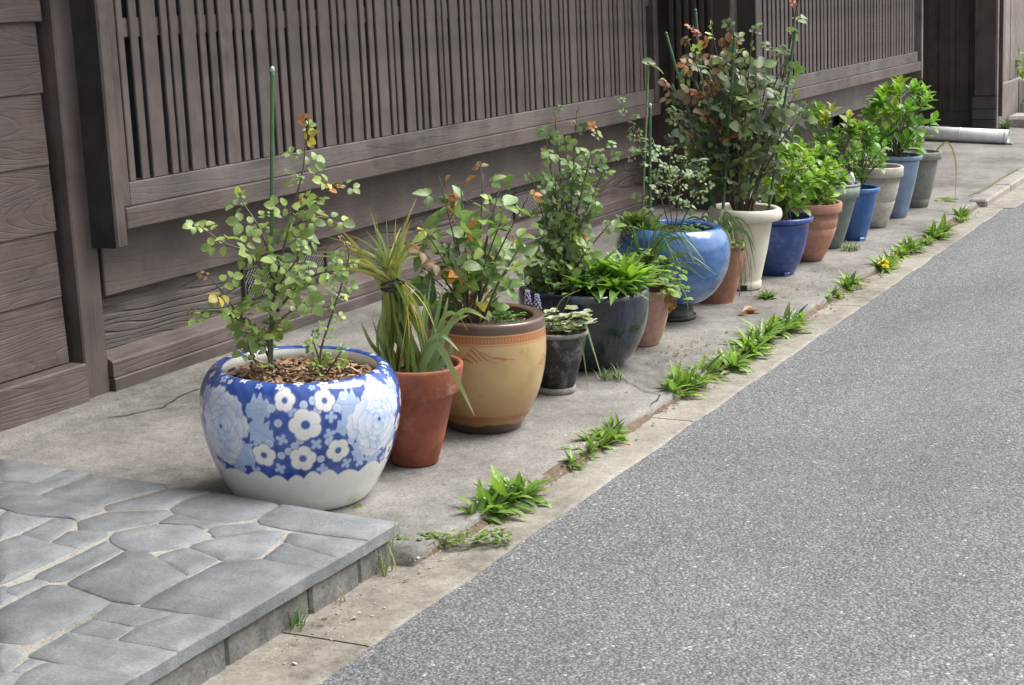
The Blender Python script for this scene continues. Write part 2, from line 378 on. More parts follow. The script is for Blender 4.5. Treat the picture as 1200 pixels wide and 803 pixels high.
b0 = len(V); V += [(-6, YK, -.1), (-6, YK, ZK), (-6, 4.3, gz(4.3)), (1.6, YK, -.1), (1.6, YK, ZK), (1.6, 4.3, gz(4.3))]; Fc += [[b0, b0+3, b0+4, b0+1], [b0+1, b0+4, b0+5, b0+2]]
o = link('pavement', fixn(mesh('pavement', V, Fc, True)), None, M['sidewalk']); o['kind'] = 'structure'
# gutter slabs, butted with open joints
gut = empty('gutter'); gut['kind'] = 'structure'
xj = [-6, -3, .95, 3.29, 5.57, 7.9, 10.0, 11.62, 14, 16.5, 20]
for i in range(len(xj) - 1):
    a, b_ = xj[i] + .004, xj[i+1] - .004; n_ = max(6, int((b_ - a) / .06)); V = []; Fc = []
    w0 = 2.04 if i < 7 else 1.97
    for k in range(n_):
        x = a + (b_ - a) * k / (n_ - 1); e = .010 * mnoise.noise(Vector((x * 3, 1, 5))) + .007 * mnoise.noise(Vector((x * 16, 1, 5)))
        for y, z in ((w0 + e, -.05), (w0 + e, .002), (w0 + .012 + e, .006), (2.12, .007), (2.235, .008), (2.33, .009)):
            V.append((x, y, z + (.0015 * mnoise.noise(Vector((x * 5, y * 5, 0))) if z > 0 else 0)))
    for k in range(n_ - 1):
        for j in range(5): Fc.append([k*6+j, (k+1)*6+j, (k+1)*6+j+1, k*6+j+1])
    Fc.append([j for j in range(6)]); Fc.append([(n_-1)*6 + j for j in range(6)][::-1])
    link('gutter_slab', fixn(mesh('gutter_slab', V, Fc)), gut, M['gutter'])
# raised kerb stones at the far end
kb = empty('kerb'); kb['kind'] = 'structure'
for i, x in enumerate([11.64 + .9 * k for k in range(9)]):
    board('kerb_stone', (x, x + .885), (2.155, 2.275), (-.04, .056 + .002 * (i % 2)), M['kerb'], kb, c=.012)
# dirt lying in the joint between footway and gutter
V = []; Fc = []; xs2 = linsp(3.86, 12, 400)
for x in xs2:
    w = .040 + .05 * mnoise.noise(Vector((x * 1.7, 9, 2))) + .022 * mnoise.noise(Vector((x * 11, 9, 2))) + .016 * mnoise.noise(Vector((x * 37, 9, 2))); w = max(.006, w * min(1, (x - 3.84) / .3))
    for j in range(5):
        t = j / 4; y = 2.232 - w * t
        V.append((x, y, .030 * (1 - t) ** 1.3 + .0065 + .006 * mnoise.noise(Vector((x * 25, y * 25, 3))) * (1 - t) - (.004 if j == 4 else 0)))
for i in range(len(xs2) - 1):
    for j in range(4): Fc.append([i*5+j, i*5+j+1, (i+1)*5+j+1, (i+1)*5+j])
o = link('joint_soil', fixn(mesh('joint_soil', V, Fc, True)), None, M['dirt']); prop(o, 'dark soil and grit gathered in the joint along the gutter', 'soil', kind='stuff')

def strip(name, pts, w, zoff, mat, lab, cat):
    """a thin open crack line, following the footway"""
    V = []; Fc = []; P = smooth_path([(p[0], p[1], 0) for p in pts], 7)
    for i, p in enumerate(P):
        t = (P[min(i+1, len(P)-1)] - P[max(i-1, 0)]).normalized(); nn = Vector((-t.y, t.x, 0))
        q = p + nn * .012 * mnoise.noise(p * 18); ww = w * (.5 + abs(mnoise.noise(p * 30)) * 1.6) * (1 if 0 < i < len(P)-1 else .1)
        for s in (-1, 1):
            r_ = q + nn * ww * s; V.append((r_.x, r_.y, sw_z(r_.x, r_.y) + zoff))
    for i in range(len(P) - 1): Fc.append([2*i, 2*i+1, 2*i+3, 2*i+2])
    o = link(name, mesh(name, V, Fc), None, mat); return prop(o, lab, cat)
strip('pavement_crack', [(5.978, 2.536), (5.905, 2.436), (5.807, 2.337), (5.755, 2.25), (5.60, 2.225)], .0022, .0035, M['crack'], 'jagged crack in the footway near the dark navy pot', 'crack')
strip('pavement_crack', [(4.60, 3.875), (4.657, 3.826), (4.731, 3.809), (4.797, 3.784), (4.917, 3.817), (5.03, 3.83), (5.3, 3.80)], .004, .0035, M['crack'], 'broken crack in the concrete along the foot of the wall', 'crack')
strip('pavement_crack', [(11.9, 2.33), (12.389, 2.306), (13.105, 2.314), (13.7, 2.30)], .008, .0035, M['moss'], 'mossy joint line beside the raised kerb far right', 'crack')

# ------------------------------------------------------------------ stone paved step
STONES = [[(3.843,3.665),(3.859,3.419),(3.697,3.41),(3.679,3.518)],[(3.85,3.399),(3.851,3.33),(3.632,3.329),(3.58,3.379),(3.57,3.419),(3.66,3.5),(3.68,3.395)],[(3.846,3.31),(3.854,3.047),(3.771,3.066),(3.639,3.1),(3.617,3.105),(3.613,3.3),(3.624,3.312)],[(3.547,3.398),(3.603,3.313),(3.6,3.092),(3.587,3.072),(3.495,3.079),(3.5,3.1),(3.462,3.251),(3.48,3.314),(3.489,3.346)],[(3.621,3.083),(3.758,3.044),(3.838,3.023),(3.855,2.898),(3.77,2.932),(3.695,2.922),(3.65,2.972),(3.594,3.053)],[(3.854,2.888),(3.855,2.83),(3.849,2.661),(3.82,2.653),(3.724,2.646),(3.657,2.692),(3.644,2.78),(3.656,2.865),(3.686,2.907),(3.76,2.919)],[(3.848,2.65),(3.854,2.298),(3.792,2.288),(3.704,2.297),(3.682,2.518),(3.692,2.609),(3.715,2.638)],[(3.486,3.066),(3.58,3.047),(3.67,2.907),(3.648,2.881),(3.574,2.871),(3.466,2.933),(3.427,3.017)],[(3.418,3.282),(3.47,3.299),(3.451,3.242),(3.467,3.152),(3.276,3.153)],[(3.466,3.137),(3.484,3.089),(3.469,3.068),(3.408,3.043),(3.317,3.025),(3.328,3.127)],[(3.453,2.917),(3.548,2.861),(3.59,2.764),(3.547,2.669),(3.448,2.681),(3.372,2.742),(3.352,2.784),(3.378,2.863),(3.411,2.9)],[(3.629,2.774),(3.64,2.696),(3.606,2.709),(3.586,2.724),(3.598,2.766),(3.572,2.862),(3.639,2.866)],[(3.58,2.706),(3.63,2.684),(3.675,2.619),(3.658,2.567),(3.543,2.654)],[(3.452,2.674),(3.53,2.645),(3.648,2.55),(3.657,2.51),(3.463,2.465),(3.407,2.535)],[(3.657,2.497),(3.691,2.294),(3.549,2.294),(3.581,2.427),(3.597,2.471)],[(3.583,2.468),(3.535,2.294),(3.462,2.299),(3.459,2.447)],[(3.444,2.445),(3.449,2.294),(3.413,2.271),(3.071,2.289),(3.068,2.409),(3.059,2.526),(3.258,2.53),(3.393,2.525)],[(3.369,2.698),(3.437,2.674),(3.404,2.547),(3.274,2.54),(3.342,2.698)],[(3.341,2.794),(3.352,2.727),(3.259,2.539),(3.062,2.538),(3.055,2.6),(3.095,2.776)],[(3.401,3.032),(3.452,2.944),(3.412,2.917),(3.311,2.921),(3.317,3.013)],[(3.384,2.89),(3.363,2.851),(3.346,2.811),(3.107,2.793),(3.089,2.818),(3.093,2.876),(3.12,2.886)],[(3.26,3.139),(3.319,3.125),(3.305,3.014),(3.3,2.921),(3.036,2.916),(3.018,2.921)],[(3.005,2.886),(3.081,2.87),(3.081,2.824),(2.979,2.825),(2.985,2.863)],[(2.89,2.805),(3.062,2.813),(3.078,2.77),(3.04,2.598),(2.759,2.602),(2.74,2.67)],[(3.003,2.907),(3.01,2.897),(2.98,2.863),(2.971,2.827),(2.909,2.822)],[(3.033,2.595),(3.042,2.533),(3.043,2.427),(2.948,2.452),(2.943,2.573)],[(2.935,2.569),(2.94,2.452),(2.865,2.452),(2.856,2.567)],[(3.044,2.415),(3.072,2.35),(3.068,2.293),(2.875,2.301),(2.866,2.437),(2.948,2.445)],[(2.845,2.566),(2.855,2.447),(2.866,2.299),(2.715,2.296),(2.707,2.428),(2.707,2.558)],[(2.629,2.5),(2.685,2.499),(2.701,2.429),(2.705,2.296),(2.66,2.291),(2.622,2.289),(2.567,2.478)],[(2.726,2.657),(2.725,2.595),(2.683,2.561),(2.621,2.54),(2.62,2.561)],[(2.688,2.544),(2.691,2.511),(2.632,2.506),(2.627,2.53)],[(2.609,2.552),(2.622,2.501),(2.568,2.485),(2.575,2.347),(2.514,2.352),(2.472,2.485)]]

step = empty('stone_step', (3.2, 2.3, 0), 0, 'crazy-paved grey slate step in the bottom left corner', 'step')
S0 = Vector((3.2, 2.3, 0))
def pz(y): return .12 + SL * (y - 2.28)
def loc_step(o): o.location = Vector(o.location) - S0; return o
# mortar bed
V = [(1.6, 2.32, 0), (3.835, 2.32, 0), (3.835, 3.98, 0), (1.6, 3.98, 0)]; T = [(x, y, pz(y) - .003) for x, y, z in V]
V = [(x, y, -.05) for x, y, z in V] + T
o = link('mortar_bed', fixn(mesh('mortar_bed', V, [[0,1,2,3],[4,5,6,7],[0,1,5,4],[1,2,6,5],[2,3,7,6],[3,0,4,7]])), step, M['mortar']); o.location = -S0
def area2(P): return sum(P[i][0]*P[(i+1) % len(P)][1] - P[(i+1) % len(P)][0]*P[i][1] for i in range(len(P)))
def stone(P, th=.034, seed=0):
    P = [(x, 2.280 if y < 2.345 else y) for x, y in P]
    if area2(P) < 0: P = P[::-1]
    # split long edges, round the corners, roughen the line
    Q = []
    n = len(P)
    for i in range(n):
        a = Vector(P[i]).to_3d(); b_ = Vector(P[(i+1) % n]).to_3d(); p0 = Vector(P[i-1]).to_3d()
        L1 = (a - p0).length; L2 = (b_ - a).length; r1 = min(.012, L1 * .2); r2 = min(.012, L2 * .2)
        A_ = a + (p0 - a).normalized() * r1; B_ = a + (b_ - a).normalized() * r2
        for t in (0, .33, .67, 1): Q.append((1-t)**2 * A_ + 2*t*(1-t) * a + t*t * B_)
        e = a + (b_ - a) * .5
        k = max(0, int(L2 / .05))
        for j in range(k):
            t = (j + 1) / (k + 1); s = B_ + ((b_ + (a - b_).normalized() * r2) - B_) * t; Q.append(s)
    c = sum(Q, Vector()) / len(Q); out = []; nq = len(Q)
    for qi, q in enumerate(Q):
        d = (c - q); tg = (Q[(qi+1) % nq] - Q[qi-1]); nn = Vector((tg.y, -tg.x, 0)).normalized(); q2 = q + Vector((nn.x * .0075, nn.y * .0030, 0)); q2.y = 2.276 if q2.y < 2.292 else q2.y; w = mnoise.noise(Vector((q.x * 28, q.y * 28, seed))) * .003 + mnoise.noise(Vector((q.x * 90, q.y * 90, seed))) * .001
        out.append(q2 + d.normalized() * (w if q2.y > 2.278 else w * .35))
    m_ = len(out); V = []; Fc = []
    dz = random.uniform(-.0012, .0012); tx = random.uniform(-.003, .003); ty = random.uniform(-.003, .003)
    def top(q): return pz(q.y) + dz + tx * (q.x - c.x) + ty * (q.y - c.y) + .0015 * mnoise.noise(Vector((q.x * 9, q.y * 9, seed)))
    for q in out: V.append((q.x, q.y, top(q) - th))
    for q in out: V.append((q.x, q.y, top(q) - .003))
    for q in out:
        i2 = q + (c - q).normalized() * .003; V.append((i2.x, i2.y, top(q)))
    for q in out:
        i2 = q + (c - q) * .5; V.append((i2.x, i2.y, top(i2) + .001 * mnoise.noise(Vector((i2.x * 20, i2.y * 20, seed)))))
    for a in range(3):
        for i in range(m_):
            j = (i + 1) % m_; Fc.append([a*m_+i, a*m_+j, (a+1)*m_+j, (a+1)*m_+i])
    Fc.append([3*m_ + i for i in range(m_)]); Fc.append([i for i in range(m_)][::-1])
    me = mesh('paving_stone', V, Fc, True)
    me.polygons.foreach_set('use_smooth', [len(p.vertices) == 4 and abs(p.normal.z) > .97 for p in me.polygons])
    return me
EXTRA = [[(3.855,3.67),(3.855,3.98),(3.5,3.98),(3.45,3.7)], [(3.44,3.71),(3.49,3.98),(3.1,3.98),(3.05,3.62),(3.2,3.5)], [(3.04,3.63),(3.09,3.98),(2.6,3.98),(2.55,3.5),(2.9,3.35)],
         [(2.54,3.5),(2.59,3.98),(2.0,3.98),(2.05,3.4),(2.4,3.3)], [(2.46,2.28),(2.6,2.6),(2.3,2.75),(1.9,2.6),(1.95,2.28)], [(2.6,2.62),(2.9,3.3),(2.54,3.46),(2.3,3.2),(2.3,2.78)]]
for i, P in enumerate(STONES + EXTRA):
    o = link('paving_stone', stone(P, seed=i * 3.1), step, M['slate']); o.location = -S0
bx_ = [1.6, 2.1, 2.62, 3.06, 3.42, 3.66, 3.84]
for i in range(len(bx_) - 1):
    o = board('base_block', (bx_[i] + .003, bx_[i+1] - .003), (2.285 + .003 * (i % 2), 2.36), (-.04, .088), M['base_stone'], step, c=.008); loc_step(o)

# ------------------------------------------------------------------ the house front
house = empty('wooden_house', (7, 4.1, 0), 0, 'weathered brown timber house front with slatted bay windows', 'house')
H0 = Vector((7, 4.1, 0))
def hb(name, x, y, z, mat, parent=None, c=.004, rot=None):
    o = board(name, x, y, z, mat, parent or house, c, rot)
    if parent is None: o.location = Vector(o.location) - H0
    return o
hb('wall', (1.5, 10.5), (4.16, 6.0), (.0, 2.8), M['wood_dark_x'])
hb('wall', (10.5, 16.6), (3.78, 6.0), (.0, 2.8), M['wood_dark_x'])
# lapped boards left of the post: bottom edge out, top edge in
zs = [.292, .531, .768, 1.003, 1.253, 1.499, 1.745, 1.99, 2.235, 2.48]
for i in range(len(zs) - 1):
    x1 = 4.697 - .006 * (i % 2) + (.02 if i >= 5 else 0); y = 4.105 - (.012 if i >= 5 else 0)
    hb('clapboard', (1.6, x1), (y, y + .018), (zs[i] + .001, zs[i+1] + .022), M['wood_clap'], rot=(R(-1.8), 0, 0), c=.003)
for i in range(len(zs) - 1):
    for x_ in (4.62, 4.0):
        V, Fc = lathe([(0, .0), (.0045, .0), (.005, -.001), (.0045, -.0025)], 8); o = link('nail_head', mesh('nail_head', V, Fc, True), house, M['black']); o.rotation_euler = (R(90), 0, 0); o.location = Vector((x_ + random.uniform(-.01, .01), 4.103 - (.012 if i >= 5 else 0), zs[i] + .03)) - H0
hb('sill_board', (1.6, 4.712), (4.035, 4.15), (.135, .290), M['wood_clap'], c=.005)
hb('post', (4.732, 4.862), (4.062, 4.2), (.14, 2.8), M['wood_z'], c=.006)
# plinth
V = []; Fc = []
xs3 = linsp(1.6, 16.6, 160)
for x in xs3:
    j = .012 * mnoise.noise(Vector((x * 4, 2, 2))); yo = 0 if x < 10.5 else -.5
    for y, z in ((3.925 + j + yo, .08), (3.93 + j + yo, .140), (3.955 + j + yo, .150), (4.3, .152)): V.append((x, y, z + .003 * mnoise.noise(Vector((x * 7, y, 4)))))
for i in range(len(xs3) - 1):
    for j in range(3): Fc.append([i*4+j, (i+1)*4+j, (i+1)*4+j+1, i*4+j+1])
o = link('plinth', fixn(mesh('plinth', V, Fc, True)), house, M['sidewalk']); o.location = -H0
# below the first bay
hb('fascia_board', (4.893, 10.4), (4.072, 4.10), (.500, .760), M['wood_x'])
hb('recessed_plank', (4.868, 10.4), (4.115, 4.15), (.28, .53), M['wood_recess'])
def prism(name, sec, x0, x1, mat, parent=house):
    n_ = len(sec); xs_ = linsp(x0, x1, 12); V = []; Fc = []
    for x in xs_:
        for y, z in sec: V.append((x - (x0 + x1) / 2, y - sec[0][0], z - sec[0][1]))
    for i in range(len(xs_) - 1):
        for j in range(n_):
            k = (j + 1) % n_; Fc.append([i*n_+j, (i+1)*n_+j, (i+1)*n_+k, i*n_+k])
    Fc.append(list(range(n_))); Fc.append([(len(xs_)-1)*n_ + j for j in range(n_)][::-1])
    o = link(name, fixn(mesh(name, V, Fc)), parent, mat); o.location = Vector(((x0 + x1) / 2, *sec[0])) - H0; return o
prism('ground_sill', [(4.045, .204), (4.045, .256), (4.050, .264), (4.114, .292), (4.2, .292), (4.2, .204)], 4.864, 10.4, M['wood_clap'])
prism('sill_lower_board', [(4.040, .146), (4.040, .194), (4.046, .200), (4.2, .200), (4.2, .146)], 4.864, 10.4, M['wood_x'])
# vents with wire mesh
for vx in (5.82, 8.42):
    fr = hb('vent_backing', (vx, vx + .63), (4.108, 4.13), (.332, .447), M['black'], c=.002)  # black backing, the vent opening's shade put into its colour
    for (x, z) in (((vx - .012, vx + .642), (.447, .459)), ((vx - .012, vx + .642), (.320, .332)), ((vx - .012, vx), (.333, .446)), ((vx + .63, vx + .642), (.333, .446))):
        hb('vent_trim', x, (4.100, 4.125), z, M['wood_dark_x'], c=.002)
    V = []; Fc = []
    k = -.12
    while k < .63:
        for s in (1, -1):
            x0, x1 = (k, k + .115) if s > 0 else (k + .115, k); a, b_ = (x0, 0), (x1, .115)
            pts = []
            for t in (0, .25, .5, .75, 1):
                px_ = a[0] + (b_[0] - a[0]) * t
                if 0 <= px_ <= .63: pts.append((vx + px_, 4.104, .332 + .115 * t))
            if len(pts) > 1: tube(pts, .0022, 4, V, Fc)
        k += .021
    o = link('wire_mesh', mesh('wire_mesh', V, Fc), house, M['metal']); o.location = -H0; o['kind'] = 'stuff'
# unseen roof edge above the picture, added to shade the house front
eav = [(1.4, 3.0, 2.95), (10.5, 3.0, 2.95), (10.5, 2.5, 2.85), (16.8, 2.5, 2.85), (16.8, 6.2, 3.9), (1.4, 6.2, 3.9)]
V = [(x, y, z) for x, y, z in eav] + [(x, y, z + .09) for x, y, z in eav]
o = link('shade_eave', fixn(mesh('shade_eave', V, [[0, 1, 4, 5], [1, 2, 3, 4], [6, 7, 10, 11], [7, 8, 9, 10]] + [[i, (i+1) % 6, 6 + (i+1) % 6, 6 + i] for i in range(6)])), house, M['wood_dark_x']); o.location = -H0
# first bay
def bay(name, x0, x1, yf, yb, lab, slats, zx=None):
    B0 = Vector((x0, yf, .69)); b_ = empty(name); b_.parent = house; b_.location = B0 - H0; b_['label'] = lab
    def bb(nm, x, y, z, mat, c=.004, rot=None):
        o = board(nm, x, y, z, mat, b_, c, rot); o.location = Vector(o.location) - B0; return o
    bb('corner_post', (x0, x0 + .056), (yf, yb), (.689, 2.8), M['wood_z'])
    bb('side_panel', (x0 - .008, x0 - .0005), (yf + .004, yb), (.690, 2.8), M['wood_side_shade'], .001)  # thin dark sheet that paints the side face as shaded
    bb('jamb', (x0 + .0565, x0 + .105), (yf + .010, yb), (.8285, 2.8), M['wood_rail' if False else 'wood_z'])
    bb('sill_rail', (x0 + .0565, x1), (yf - .003, yb), (.749, .828), M['wood_x'], .005)
    bb('bottom_rail', (x0 + .107, x1 - .06), (yf + .014, yb - .02), (.8285, .915), M['wood_rail'])
    bb('back_panel', (x0 + .06, x1), (yb - .022, yb - .002), (.83, 2.8), M['black'])  # black sheet standing in for the unlit interior behind the slats
    for z in (1.43, 1.98): bb('cross_rail', (x0 + .10, x1 - .05), (yf + .0345, yf + .052), (z, z + .07), M['wood_rail'])
    for (xa, w) in slats:
        o = bb('slat', (xa, xa + w), (yf + .022, yf + .034), (.9155, 2.78), M['wood_z'], .003)
        o.rotation_euler = (0, R(random.uniform(-.06, .06)), 0); o.location.y += random.uniform(-.0012, .0012)
    return b_, bb
sl = [(4.962, .036), (5.036, .044)]
x = 5.109
while x < 10.15:
    for dx, w in ((-.003, .087), (.105, .040), (.166, .046)):
        if x + dx + w < 10.2: sl.append((round(x + dx + random.uniform(-.003, .003), 4), w))
    x += .2397
b1, bb1 = bay('bay_window', 4.836, 10.27, 3.948, 4.072, 'long near bay with broad and narrow upright slats', sl)
bb1('end_post', (10.2, 10.27), (3.952, 4.07), (.829, 2.8), M['wood_z'])
# return wall and second bay, standing further out
hb('return_panel', (10.44, 10.50), (3.53, 4.16), (.1, 2.8), M['wood_dark'])  # shadowed face of the return wall, its shade put into darker wood
y = 3.93
while y > 3.66:
    hb('return_slat', (10.40, 10.438), (y - .03, y), (.75, 2.8), M['wood_dark'], c=.003); y -= .052
hb('post', (10.455, 10.556), (3.522, 3.7), (.12, 2.8), M['wood_z'], c=.006)
sl2 = [(round(10.69 + .0955 * k + random.uniform(-.003, .003), 4), .058) for k in range(46)]
b2, bb2 = bay('bay_window', 10.563, 15.20, 3.400, 3.526, 'far bay with fine close-set pale slats', sl2)
bb2('end_board', (15.205, 15.262), (3.392, 3.53), (.675, 2.8), M['wood_pale'])
hb('fascia_board', (10.56, 15.2), (3.53, 3.56), (.53, .76), M['wood_rail'])
hb('recessed_plank', (10.56, 16.5), (3.70, 3.775), (.08, .56), M['wood_dark_x'])  # dark plank filling the open gap, its shade put into the colour
hb('corner_stub', (14.86, 14.93), (3.50, 3.527), (.45, .74), M['wood_rail'])
M['redbrown'] = plain('red_brown_board', (.045, .011, .009), .7, .2, 12, .1)
o = board('storage_board', (13.45, 14.1), (3.62, 3.66), (.10, .50), M['redbrown'], None); prop(o, 'dark red board leaning in the gap under the far bay', 'board')
o.location.z = gz(3.63) + .2
# dark vertical board fence closing the far end
fence = empty('board_fence', (16.8, 3.6, .1), 0, 'dark vertical board fence across the far end of the footway', 'fence'); F0 = Vector((16.8, 3.6, .1))
def fb(name, x, y, z, mat, parent, o0, c=.004):
    o = board(name, x, y, z, mat, parent, c); o.location = Vector(o.location) - o0; return o
y = 4.4
for w in (.22, .24, .25, .21, .19, .16, .155):
    fb('board', (16.79, 16.815), (y - w + .003, y), (.22, 2.8), M['wood_dark'], fence, F0); y -= w
for yy in (3.56, 3.40): fb('cover_strip', (16.775, 16.789), (yy - .018, yy + .018), (.30, 2.8), M['wood_dark'], fence, F0)
fb('skirting', (16.76, 16.80), (3.25, 4.4), (.08, .27), M['wood_dark_x'], fence, F0)
fb('post', (16.68, 16.88), (3.035, 3.225), (.42, 2.8), M['wood_dark'], fence, F0, .008)
for k, (a, b_) in enumerate(((.08, .20), (.203, .30), (.303, .42))): fb('post_cladding', (16.665, 16.895), (3.02, 3.24), (a, b_), M['wood_dark_x'], fence, F0)
fb('edge_strip', (16.675, 16.73), (3.005, 3.0195), (.08, 2.8), M['wood_pale'], fence, F0)
fence2 = empty('board_fence', (18.5, 3.1, .1), 0, 'pale weathered board fence beyond the dark post at the far right', 'fence'); F1 = Vector((18.5, 3.1, .1))
x = 16.9
while x < 24:
    w = random.uniform(.2, .3); fb('board', (x, x + w - .006), (3.10 + random.uniform(0, .012), 3.13), (.5, 2.8), M['wood_pale'], fence2, F1); x += w
for k in range(4): fb('skirting', (16.9 + k * 1.2, 18.09 + k * 1.2), (3.05 - .01 * k, 3.10), (.09 + .02 * k, .5 - .03 * k), M['wood_pale'], fence2, F1)
M['stone_pale'] = concrete('edging_stone', (.34, .32, .29), (.45, .43, .39), stain=(.2, .19, .17), grit=120)
for k, (x, y, w, d, h) in enumerate([(17.2, 2.72, .5, .3, .12), (17.9, 2.66, .7, .3, .16), (18.8, 2.6, .6, .3, .14)]):
    o = board('edging_stone', (x, x + w), (y, y + d), (gz(y) - .03, gz(y) + h), M['stone_pale'], None, .03)
    prop(o, ['low pale edging stone just beyond the grey pipe', 'edging stone in the middle of the row by the pale fence', 'farthest edging stone by the pale fence'][k], 'stone', 'edging stones by the far fence')
# grey pipe lying on the footway
pr = []
V = []; Fc = []
prf = [(.064, 0), (.064, .95), (.056, .95), (.056, 0.0)]
V, Fc = lathe(prf, 32); Fc += [[3*32 + k, 3*32 + (k+1) % 32, (k+1) % 32, k] for k in range(32)]
pipe = empty('drain_pipe', (15.56, 2.70, gz(2.70) + .066), 0, 'grey plastic drain pipe lying across the far footway', 'pipe')
o = link('pipe_tube', fixn(mesh('pipe_tube', V, Fc, True)), pipe, M['pvc']); o.rotation_euler = (R(-90 + 3), 0, 0)
for a in (.02, .42): 
    V, Fc = lathe([(.0645, 0), (.0665, .002), (.0665, .012), (.0645, .014)], 32); q = link('joint_ring', fixn(mesh('joint_ring', V, Fc, True)), pipe, M['pvc']); q.rotation_euler = (R(-87), 0, 0); q.location = (0, a, a * SL)
o = board('pipe_wedge', (15.5, 15.63), (2.66, 2.72), (gz(2.69) - .002, gz(2.69) + .018), M['kerb'], None, .004); prop(o, 'small concrete wedge under the open end of the grey pipe', 'wedge')
# ------------------------------------------------------------------ pots
RZ = YAW - math.pi / 2            # plant frame: x to the right, y away, as seen from the street
AXIS = Vector((0, -math.sin(R(3)), math.cos(R(3))))
POT = {1: (4.170, 2.788), 2: (4.613, 2.648), 3: (5.111, 2.647), 4: (5.649, 2.620), 5: (6.129, 2.717), 6: (6.581, 2.658), 7: (7.128, 2.714), 8: (7.597, 2.669),
       9: (7.969, 2.657), 10: (8.428, 2.642), 11: (8.911, 2.606), 12: (9.36, 2.619), 13: (9.70, 2.560), 14: (10.258, 2.586), 15: (10.708, 2.568), 16: (11.24, 2.544)}
def pbase(k): x, y = POT[k]; return Vector((x, y, gz(y) + .0015))
def psoil(k, h): return pbase(k) + AXIS * h

def potroot(k, label, name='flower_pot'):
    o = empty(name, pbase(k), 0, label, 'pot', 'pots in a row along the house'); o.rotation_euler = (R(3), 0, 0); return o

def attr_mat(name, rough=.15, coat=.5, bump=.03, dirt=.12):
    mt, n, l, b = newmat(name)
    at = N(n, 'Attribute', attribute_name='glaze'); tc = N(n, 'TexCoord')
    n1 = N(n, 'TexNoise', Scale=11.0, Detail=9.0, Roughness=.75); l.new(tc.outputs['Object'], n1.inputs['Vector'])
    rp = ramp(n, [(.30, (1 - dirt * 2.2, 1 - dirt * 2.3, 1 - dirt * 2.7)), (.46, (1 - dirt * .5, 1 - dirt * .5, 1 - dirt * .6)), (.62, gray(1))]); l.new(n1.outputs[0], rp.inputs[0])
    mm = N(n, 'MixRGB', blend_type='MULTIPLY', Fac=1.0); l.new(at.outputs['Color'], mm.inputs[1]); l.new(rp.outputs[0], mm.inputs[2]); l.new(mm.outputs[0], b.inputs['Base Color'])
    n2 = N(n, 'TexNoise', Scale=22.0, Detail=4.0); l.new(tc.outputs['Object'], n2.inputs['Vector'])
    bp = N(n, 'Bump', Strength=bump * 3, Distance=.004); l.new(n2.outputs[0], bp.inputs['Height']); l.new(bp.outputs[0], b.inputs['Normal'])
    b.inputs['Roughness'].default_value = rough; b.inputs['Coat Weight'].default_value = coat; b.inputs['Coat Roughness'].default_value = .08
    return mt

def painted(name, prof, phi0, nfront, nback, nrow, paint, mat, parent, wob=.004):
    """lathe with a colour attribute painted over (angle, height, row)"""
    P = resample(prof, nrow)
    th = np.r_[np.linspace(-math.pi / 2, math.pi / 2, nfront, endpoint=False), np.linspace(math.pi / 2, 1.5 * math.pi, nback, endpoint=False)]
    nt_ = len(th); TH = np.repeat(th[None, :], nrow, 0); RR = np.repeat(P[:, :1], nt_, 1); ZZ = np.repeat(P[:, 1:], nt_, 1)
    RR = RR * (1 + wob * np.sin(2 * TH + 1) + wob * .6 * np.sin(3 * TH + ZZ * 6))
    X = RR * np.cos(TH + phi0); Y = RR * np.sin(TH + phi0)
    co = np.stack([X, Y, ZZ], -1).reshape(-1, 3)
    i = np.arange(nrow - 1)[:, None] * nt_; k = np.arange(nt_)[None, :]; k2 = (k + 1) % nt_
    F_ = np.stack([i + k, i + k2, i + nt_ + k2, i + nt_ + k], -1).reshape(-1, 4)
    me = bpy.data.meshes.new(name); me.vertices.add(len(co)); me.vertices.foreach_set('co', co.ravel())
    me.loops.add(F_.size); me.loops.foreach_set('vertex_index', F_.ravel().astype(np.int32))
    me.polygons.add(len(F_)); me.polygons.foreach_set('loop_start', np.arange(0, F_.size, 4, dtype=np.int32))
    try: me.polygons.foreach_set('loop_total', np.full(len(F_), 4, dtype=np.int32))
    except Exception: pass
    me.update(calc_edges=True); me.polygons.foreach_set('use_smooth', np.ones(len(F_), dtype=bool))
    S_ = np.r_[0, np.cumsum(np.hypot(*np.diff(P, axis=0).T))]
    c = paint(TH, ZZ, RR, np.repeat(S_[:, None], nt_, 1)).reshape(-1, 3)
    a = me.color_attributes.new('glaze', 'FLOAT_COLOR', 'POINT'); a.data.foreach_set('color', np.c_[c, np.ones(len(c))].ravel().astype(np.float32))
    me.update(); return link(name, me, parent, mat)

def soil(root, z, r, mat=None, seed=0):
    V = [(0, 0, z + .01)]; Fc = []; seg = 36; rings = 7
    for i in range(1, rings + 1):
        for k in range(seg):
            a = 2 * math.pi * k / seg; rr = r * i / rings; x, y = rr * math.cos(a), rr * math.sin(a)
            V.append((x, y, z + .012 * mnoise.noise(Vector((x * 16, y * 16, seed))) + .006 * mnoise.noise(Vector((x * 60, y * 60, seed)))))
    for k in range(seg): Fc.append([0, 1 + k, 1 + (k + 1) % seg])
    for i in range(rings - 1):
        for k in range(seg):
            a = 1 + i * seg; k2 = (k + 1) % seg; Fc.append([a + k, a + seg + k, a + seg + k2, a + k2])
    return link('soil', fixn(mesh('soil', V, Fc, True)), root, mat or M['soil'])

def part(root, name, prof, mat, seg=56, wob=.003, sub=0, seed=0):
    if sub: prof = catmull2(prof, sub)
    me = fixn(mesh(name, *lathe(prof, seg, wob, seed=seed), True)); o = link(name, me, root, mat)
    return o

